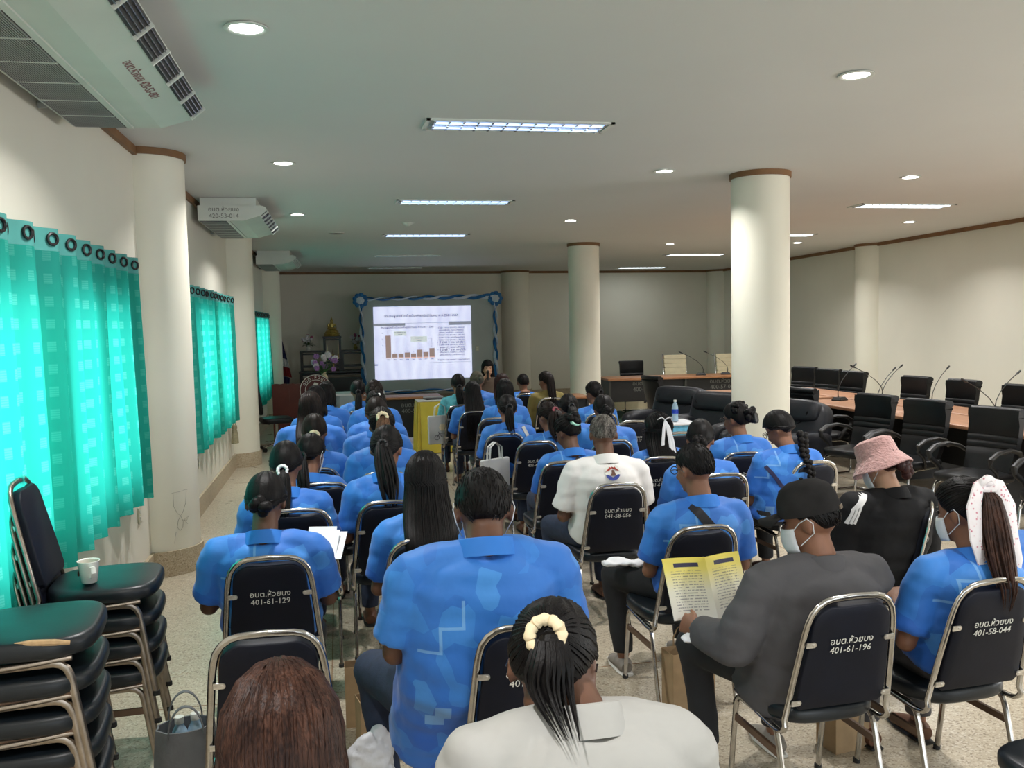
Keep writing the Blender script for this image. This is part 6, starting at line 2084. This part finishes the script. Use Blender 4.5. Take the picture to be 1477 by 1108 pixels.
person(1.52, 6.06, 1.158, 'person in blue polo with a mint green scrunchie and black strap', 'bun', tie=0.05, tie_mat='mint', head=(28, 26), w=1.02, strap=([(0.04, 0.90), (0.11, 0.82), (0.17, 0.74)], 0.035, 'strap'), group=G, skin='skin_dark')
person(2.605, 9.04, 1.188, 'person in blue polo with ponytail in front of the far free column', 'pony', tail=0.28, tie=0.0, tail_w=1.2, head=(25, 8), w=0.95, group=G)
person(2.107, 7.02, 1.212, 'person in blue polo with smooth rolled dark hair directly before the white polo', 'bun', tie=-0.03, w=1.08, group=G)
pP = person(1.555, 5.2, 1.25, 'man in white polo with round back emblem and greying cropped hair', 'short', 'hair_grey', shirt='white_cloth', w=1.16, hs=1.0, head=(-6, 14), skin='skin_dark', near=True, knees={-1: (-0.24, 0.38, 0.50), 1: (0.12, 0.44, 0.50)}, group='seated people in other clothes')
e_c = (0.0, 0.935)
em1 = decal(pP, [(e_c[0] + 0.047 * math.cos(a), e_c[1] + 0.047 * math.sin(a)) for a in [2 * PI * k / 24 for k in range(24)]], 'cer', pP['shirt'], 'back_emblem', 0.004)
decal(pP, [(-0.046, 0.937), (-0.02, 0.960), (0.0, 0.993), (0.02, 0.960), (0.046, 0.937), (0.02, 0.947), (0.0, 0.967), (-0.02, 0.947)], 'emb_red', em1, 'emblem_roof', 0.007)
decal(pP, [(-0.018, 0.915), (0.02, 0.915), (0.012, 0.937), (0.004, 0.950), (-0.006, 0.947), (-0.006, 0.931)], 'emb_brown', em1, 'emblem_figure', 0.007)
decal(pP, [(0.047 * math.cos(R(a)), 0.935 + 0.047 * math.sin(R(a))) for a in range(200, 341, 10)] + [(0.034 * math.cos(R(a)), 0.935 + 0.034 * math.sin(R(a))) for a in range(340, 199, -10)], 'emb_blue', em1, 'emblem_band', 0.007)
pR = person(2.205, 6.05, 1.150, 'person in blue polo with long black hair tied with a white satin ribbon', 'long', tail=0.36, w=0.98, hs=1.0, head=(40, 10), group=G, skin='skin_light')
spectacles(pR)
for k, (dx, ln) in enumerate(((-0.035, 0.30), (0.03, 0.24), (0.055, 0.27))):
    T0 = pR['hc'] + Vector((0.015, -0.118, 0.085))
    MB().tube([T0, T0 + Vector((dx * 0.4, -0.015, -0.05)), T0 + Vector((dx * 0.8, -0.03, -0.15)), T0 + Vector((dx, -0.05, -ln))], [(0.006, 0.002), (0.011, 0.002), (0.012, 0.002), (0.013, 0.002)], 6, up=(0, 1, 0)).build('ribbon_tail', 'ribbon', pR['hair'])
for s in (-1, 1):
    MB().tube([pR['hc'] + Vector((0.015, -0.118, 0.088)), pR['hc'] + Vector((0.015 + s * 0.03, -0.125, 0.105)), pR['hc'] + Vector((0.015 + s * 0.055, -0.115, 0.09))], [(0.005, 0.004), (0.016, 0.006), (0.012, 0.003)], 8).build('ribbon_bow', 'ribbon', pR['hair'])
person(2.229, 5.28, 1.178, 'person in blue polo with thin hairband and small cream hair clip', 'bun', tie=-0.04, tie_mat='cream_scrunchie', head=(-24, 18), w=1.0, group=G)
pS = person(1.655, 4.05, 1.217, 'man in blue polo with short black hair and broad black shoulder strap in chair 401-60-116', 'short', w=1.08, hs=1.03, head=(22, 12), skin='skin', near=True, knees={-1: (-0.29, 0.34, 0.50), 1: (0.12, 0.44, 0.50)}, strap=([(-0.09, 1.0), (-0.05, 0.945), (0.0, 0.88), (0.08, 0.78), (0.13, 0.68)], 0.045, 'strap'), group=G, pants='trouser_black', shoes='sneaker')
spectacles(pS)
pU = person(2.81, 6.05, 1.207, 'person in blue polo with curly updo held by a black claw clip', 'updo', tie=0.02, tie_mat=None, head=(32, 10), w=1.0, group=G)
MB().cushion(rrect(0.05, 0.08, 0.02), 0, 0.03, 0.01, tf=lambda p: tuple(pU['HP'](p[0] + 0.02, -0.165 + p[2], p[1] - 0.01))).build('claw_clip', 'plastic', pU['hair'])
spectacles(pU)
pBr = person(2.83, 5.52, 1.178, 'person in blue polo with a black braid leaning forward over the lap', 'braid', tie=-0.05, tail=0.34, tie_mat=None, head=(38, 32), w=1.05, hip_dy=-0.10, strap=([(-0.13, 0.86), (-0.05, 0.74), (0.06, 0.62)], 0.022, 'strap_navy'), group=G, pants='trouser_black', sway=0.04)
spectacles(pBr)
# pink hat
pH = person(2.675, 4.12, 1.165, 'person in black track jacket and pink fleece bucket hat', 'bun', 'hair_red', shirt='jacket_black', tie=-0.05, tie_mat=None, head=(20, 24), rz=6, w=1.22, sleeve='long', near=True, group='seated people in other clothes', pants='trouser_black', skin='skin_light')
face_mask(pH)
ht = MB()
n = 40
prof = [(0.001, 0.128), (0.06, 0.126), (0.088, 0.112), (0.094, 0.08), (0.098, 0.035), (0.104, 0.028), (0.132, -0.018), (0.142, -0.035), (0.138, -0.040), (0.10, 0.018), (0.092, 0.03), (0.084, 0.1), (0.001, 0.11)]
ht.rings([[pH['HP'](r_ * math.cos(2 * PI * k / n), r_ * 1.10 * math.sin(2 * PI * k / n) - 0.008, z + 0.01 + 0.006 * math.sin(3 * 2 * PI * k / n) * (1 if r_ > 0.12 else 0)) for k in range(n)] for r_, z in prof])
ht.build('bucket_hat', 'pink_fleece', pH['root'])
for k in range(3):
    strap_on(pH['sm'], pH['shirt'], [(-0.14 - 0.02 * k, 0.945 - 0.006 * k), (-0.20 - 0.018 * k, 0.89 - 0.01 * k), (-0.235 - 0.014 * k, 0.80)], 0.010, 'stripe_white', 'shoulder_stripe', 0.004)
strap_on(pH['sm'], pH['shirt'], [(-0.02, 0.985), (0.02, 0.975), (0.05, 0.96)], 0.012, 'lanyard', 'lanyard', 0.006)
# cap man with booklet
pK = person(1.65, 2.985, 1.195, 'man in grey jacket and faded black cap holding an open booklet', 'cap', 'hair_black', shirt='jacket_grey', w=1.20, hs=1.05, head=(48, 14), sleeve='long', near=True, group='seated people in other clothes', pants='trouser_black', skin='skin', hem=0.10, shoes='sneaker',
            knees={-1: (-0.27, 0.36, 0.50), 1: (0.10, 0.44, 0.50)}, el={-1: (-0.29, -0.06, 0.65), 1: (0.25, 0.10, 0.70)}, wr={-1: (-0.345, 0.165, 0.64), 1: (0.02, 0.36, 0.68)}, curl=48, nrm={-1: (-0.9, -0.1, 0.4), 1: (0.9, -0.1, 0.5)})
face_mask(pK)
cp = MB()
n = 44
prof = [(0.001, 0.132), (0.045, 0.126), (0.075, 0.105), (0.090, 0.07), (0.096, 0.03), (0.094, 0.012), (0.088, 0.014), (0.084, 0.06), (0.06, 0.105), (0.001, 0.118)]
cp.rings([[pK['HP'](r_ * 0.94 * math.cos(2 * PI * k / n), r_ * 1.15 * math.sin(2 * PI * k / n) - 0.010, z + 0.012 - 0.10 * 0 ) for k in range(n)] for r_, z in prof])
co = cp.build('cap', 'cap', pK['root'])
bl = MB()
ring_t, ring_b = [], []
for rr in (0.0, 0.5, 1.0):
    ring_t.append([pK['HP'](0.078 * (1 - 0.12 * rr) * math.cos(a), 0.070 + 0.02 * math.sin(a) + rr * (0.030 + 0.055 * math.sin(a)), 0.030 - 0.012 * rr + 0.010 * math.sin(a) - 0.016 * rr * abs(math.cos(a))) for a in [R(10 + 160 * k / 14) for k in range(15)]])
bl_v = [tuple(p) for r_ in ring_t for p in r_]
bl.v = bl_v
bl.f = [(i * 15 + k, i * 15 + k + 1, (i + 1) * 15 + k + 1, (i + 1) * 15 + k) for i in range(2) for k in range(14)]
vo = bl.build('visor', 'cap', co)
vm = vo.modifiers.new('solid', 'SOLIDIFY')
vm.thickness = 0.006
MB().ell(pK['HP'](0, -0.010, 0.146), (0.008, 0.008, 0.005), None, 10, 6).build('button', 'cap', co)
MB().box(pK['HP'](0.0, -0.119, 0.03), (0.035, 0.006, 0.016), pK['HR']).build('cap_buckle', 'chrome_old', co)
# scarf woman
pF = person(2.275, 2.95, 1.195, 'person in blue polo with brown ponytail wrapped in a white floral scarf', 'pony', 'hair_black', tail=0.40, tie=0.065, tail_col='hair_brown', tie_mat=None, tail_w=1.45, head=(22, 12), w=1.10, hs=1.02, near=True, group=G, pants='trouser_grey', el={1: (0.40, 0.10, 0.90)}, wr={1: (0.58, 0.22, 0.86)}, sway=-0.02)
T0 = pF['HP'](0, -0.10, 0.095)
for s, ln in ((-1, 0.33), (1, 0.36)):
    pts = [T0 + Vector((0, 0, 0.01)), T0 + Vector((s * 0.040, -0.020, -0.005)), T0 + Vector((s * 0.068, -0.035, -0.08)), T0 + Vector((s * 0.070, -0.055, -0.19)), T0 + Vector((s * 0.072 + 0.02, -0.065, -0.28)), T0 + Vector((s * 0.062 + 0.035, -0.06, -ln))]
    MB().tube(pts, [(0.016, 0.012), (0.024, 0.010), (0.031, 0.008), (0.028, 0.008), (0.020, 0.006), (0.004, 0.003)], 12, up=(0, 1, 0), wob=wobble(s, 0.2)).build('scarf_tail', 'scarf', pF['hair'])
MB().tube([T0 + Vector((0.030 * math.cos(a), -0.015 + 0.008 * math.sin(2 * a), 0.022 * math.sin(a))) for a in [2 * PI * k / 14 for k in range(14)]], 0.014, 8, True).build('scarf_knot', 'scarf', pF['hair'])
face_mask(pF)
# presenter, seated behind the desk and facing the audience
pT = person(2.17, 13.2, 1.275, 'presenter with long dark hair speaking into a black microphone beside the screen', 'long', 'hair_black', shirt='brown_cloth', tail=0.24, w=0.95, head=(8, 4), rz=172, group='presenter', skin='skin_light', sleeve='long', wr={1: (0.05, 0.16, 1.04)}, el={1: (0.20, 0.12, 0.86)}, hip_dy=-0.02)
mt = thing('hand_microphone', 'black hand microphone held at the presenter\'s mouth', 'microphone', (2.17 - 0.03, 13.2 - 0.21, 1.0), 0)
MB().tube([(0, 0, 0), (0, 0.01, 0.10)], [0.012, 0.015], 12).build('handle', 'plastic', mt)
MB().ell((0, 0.012, 0.12), (0.024, 0.024, 0.028)).build('head_grille', 'rubber', mt)
office = chair(2.17, 13.25, R(172), None, 'dark banquet chair of the presenter behind the desk', 'banquet chairs of the audience')

# ------------------------------------------------------------------ things in hands and on the floor
bk = thing('open_booklet', 'open yellow-headed booklet held by the man in grey jacket', 'booklet', (1.45, 3.27, 0.625), R(6))
bk.scale = (1.2, 1.2, 1.15)
for s in (-1, 1):
    vs, uv = [], []
    nx_, nz_ = 8, 2
    for j in range(nz_ + 1):
        for i in range(nx_ + 1):
            f, g_ = i / nx_, j / nz_
            vs.append((s * (0.148 * f), 0.035 * math.sin(f * PI * 0.55) * (0.8) + 0.10 * g_ * 0.9, 0.195 * g_))
            uv.append((f if s > 0 else 1 - f, g_))
    fs = [(j * (nx_ + 1) + i, j * (nx_ + 1) + i + 1, (j + 1) * (nx_ + 1) + i + 1, (j + 1) * (nx_ + 1) + i) for j in range(nz_) for i in range(nx_)]
    me = bpy.data.meshes.new('page')
    me.from_pydata(vs, [], fs)
    ul = me.uv_layers.new(name='UVMap')
    for lp in me.loops:
        ul.data[lp.index].uv = uv[lp.vertex_index]
    me.materials.append(M['page'])
    po = obj('page', me, bk)
    sdm = po.modifiers.new('solid', 'SOLIDIFY')
    sdm.thickness = 0.004
ws = thing('paper_sheets', 'white folded papers on the lap of the person in chair 401-61-129', 'papers', (-0.115, 4.36, 0.73), R(-12))
for k, (a, dx) in enumerate(((42, 0.0), (30, 0.03), (52, -0.02))):
    rr = Matrix.Rotation(R(a), 3, 'X')
    MB().box((dx, 0.02 * k, 0.03), (0.14, 0.19, 0.002), rr).build('sheet', 'paper', ws, False)
def cloth_pile(x, y, z, sx, sy, sz, label, name='plastic_bag', mat='tissue', seed=1):
    m = MB()
    rnd = random.Random(seed)
    for k in range(7):
        m.ell((rnd.uniform(-0.4, 0.4) * sx, rnd.uniform(-0.4, 0.4) * sy, sz * rnd.uniform(0.35, 0.6)), (sx * rnd.uniform(0.25, 0.45), sy * rnd.uniform(0.25, 0.45), sz * rnd.uniform(0.3, 0.45)))
    me = remesh(m, 0.012, 2, 0.012, 22, seed)
    zm = min(v.co.z for v in me.vertices)
    for v in me.vertices:
        v.co.z -= zm
    me.materials.append(M[mat])
    o = obj(name, me, loc=(x, y, z))
    tag(o, label, 'bag')
    return o
def paper_bag(x, y, rz, label, w=0.22, d=0.11, h=0.28, handles=True):
    t = thing('paper_bag', label, 'paper bag', (x, y, 0), R(rz), 'kraft paper bags on the floor')
    m = MB()
    t_ = 0.002
    for sx in (-1, 1):
        m.box((sx * w / 2, 0, h / 2), (t_, d, h))
    for sy in (-1, 1):
        m.box((0, sy * d / 2, h / 2), (w, t_, h))
    m.box((0, 0, 0.002), (w, d, 0.003))
    m.build('bag_body', 'kraft', t, False)
    if handles:
        for sy in (-1, 1):
            MB().tube([(-0.045, sy * (d / 2 + 0.003), h - 0.03), (-0.045, sy * (d / 2 + 0.003), h + 0.04), (-0.025, sy * (d / 2), h + 0.085), (0, sy * (d / 2), h + 0.095), (0.025, sy * (d / 2), h + 0.085), (0.045, sy * (d / 2 + 0.003), h + 0.04), (0.045, sy * (d / 2 + 0.003), h - 0.03)], 0.0035, 6).build('handle', 'kraft', t)
    return t
paper_bag(1.56, 3.86, 8, 'kraft paper bag with twisted handles on the floor beside chair 401-60-116')
paper_bag(-0.52, 4.32, 5, 'kraft paper bag beside the person in chair 401-61-129', 0.2, 0.1, 0.3, False)
paper_bag(0.05, 4.05, 0, 'kraft paper bag between chair 401-61-129 and its neighbour', 0.16, 0.09, 0.28, False)
paper_bag(0.10, 3.72, 12, 'kraft paper box bag by the broad man\'s knee', 0.16, 0.1, 0.26, False)
paper_bag(0.98, 4.75, -5, 'kraft paper bag beside the broad man\'s ear, near the white polo', 0.14, 0.1, 0.3, False)
paper_bag(2.06, 3.35, 10, 'kraft paper bag under chair 401-61-196', 0.2, 0.12, 0.2, False)
cloth_pile(0.045, 3.26, 0.0, 0.14, 0.14, 0.36, 'white crumpled plastic bag on the floor by the broad man', seed=4)
cloth_pile(1.36, 4.22, 0.585, 0.15, 0.12, 0.04, 'white paper fold on the lap of the man in chair 401-60-116', 'folded_paper', 'paper', 8)
cloth_pile(2.62, 5.72, 0.63, 0.14, 0.12, 0.07, 'white tissue bundle on the braided person\'s lap', 'tissue_bundle', 'tissue', 12)
cloth_pile(1.37, 3.18, 0.585, 0.16, 0.13, 0.03, 'white paper under the open booklet', 'folded_paper', 'paper', 15)
# grey bag with water bottles
gb = thing('tote_bag', 'grey cloth bag standing open beside the empty chair', 'bag', (-0.60, 3.32, 0), R(10))
m = MB()
n = 28
m.rings([[Vector((a_ * math.cos(2 * PI * k / n) * (1 + 0.05 * math.sin(k * 2.2)), b_ * math.sin(2 * PI * k / n), z)) for k in range(n)] for a_, b_, z in ((0.10, 0.08, 0.0), (0.115, 0.10, 0.12), (0.11, 0.09, 0.28), (0.10, 0.075, 0.39), (0.094, 0.068, 0.39), (0.10, 0.08, 0.28), (0.10, 0.08, 0.02))], cap0=True, cap1=True)
m.build('bag_body', 'greybag', gb)
for s in (-1, 1):
    MB().tube([(0.06 * math.cos(R(a_)), s * 0.072, 0.375 + 0.11 * math.sin(R(a_))) for a_ in range(0, 181, 15)], [(0.003, 0.012)] * 13, 6, up=(0, 1, 0)).build('handle', 'greybag', gb)
for k, (dx, dy) in enumerate(((-0.03, 0.0), (0.045, 0.02))):
    bottle(-0.60 + dx * 0.7, 3.32 + dy, 0.17, 'blue-labelled water bottle in the grey cloth bag', 1.15)['group'] = 'bottles in the grey bag'
def tote(x, y, z, rz, label, printed=True):
    t = thing('canvas_tote', label, 'tote bag', (x, y, z), R(rz))
    MB().cushion(rrect(0.30, 0.34, 0.015), -0.02, 0.02, 0.012, tf=lambda p: (p[0], p[2], p[1] + 0.17), dome=0.004).build('bag_body', 'canvas', t)
    for s in (-1, 1):
        MB().tube([(-0.07, s * 0.016, 0.33), (-0.06, s * 0.018, 0.44), (0, s * 0.012, 0.48), (0.06, s * 0.018, 0.44), (0.07, s * 0.016, 0.33)], [(0.012, 0.002)] * 5, 6).build('handle', 'canvas', t)
    if printed:
        pr = MB()
        for cx_ in (-0.05, 0.075):
            pr.tube([(cx_ + 0.028 * math.cos(a), -0.0255, 0.08 + 0.028 * math.sin(a)) for a in [2 * PI * k / 14 for k in range(14)]], 0.003, 5, True)
        pr.tube([(-0.05, -0.0255, 0.08), (-0.02, -0.0255, 0.13), (0.05, -0.0255, 0.13), (0.075, -0.0255, 0.08), (0.01, -0.0255, 0.085), (-0.02, -0.0255, 0.13), (-0.03, -0.0255, 0.15)], 0.003, 5)
        pr.tube([(0.05, -0.0255, 0.13), (0.055, -0.0255, 0.16), (0.035, -0.0255, 0.162)], 0.003, 5)
        pr.build('bicycle_print', 'ink_dark', t)
        MB().ell((0.02, -0.022, 0.20), (0.04, 0.004, 0.045)).build('printed_figure', 'cream_scrunchie', t)
    return t
tote(1.13, 10.45, 0.42, 14, 'natural canvas tote with bicycle print hanging by the yellow satin table')
tote(1.24, 7.28, 0.36, 30, 'plain white tote hanging between two audience chairs', False)
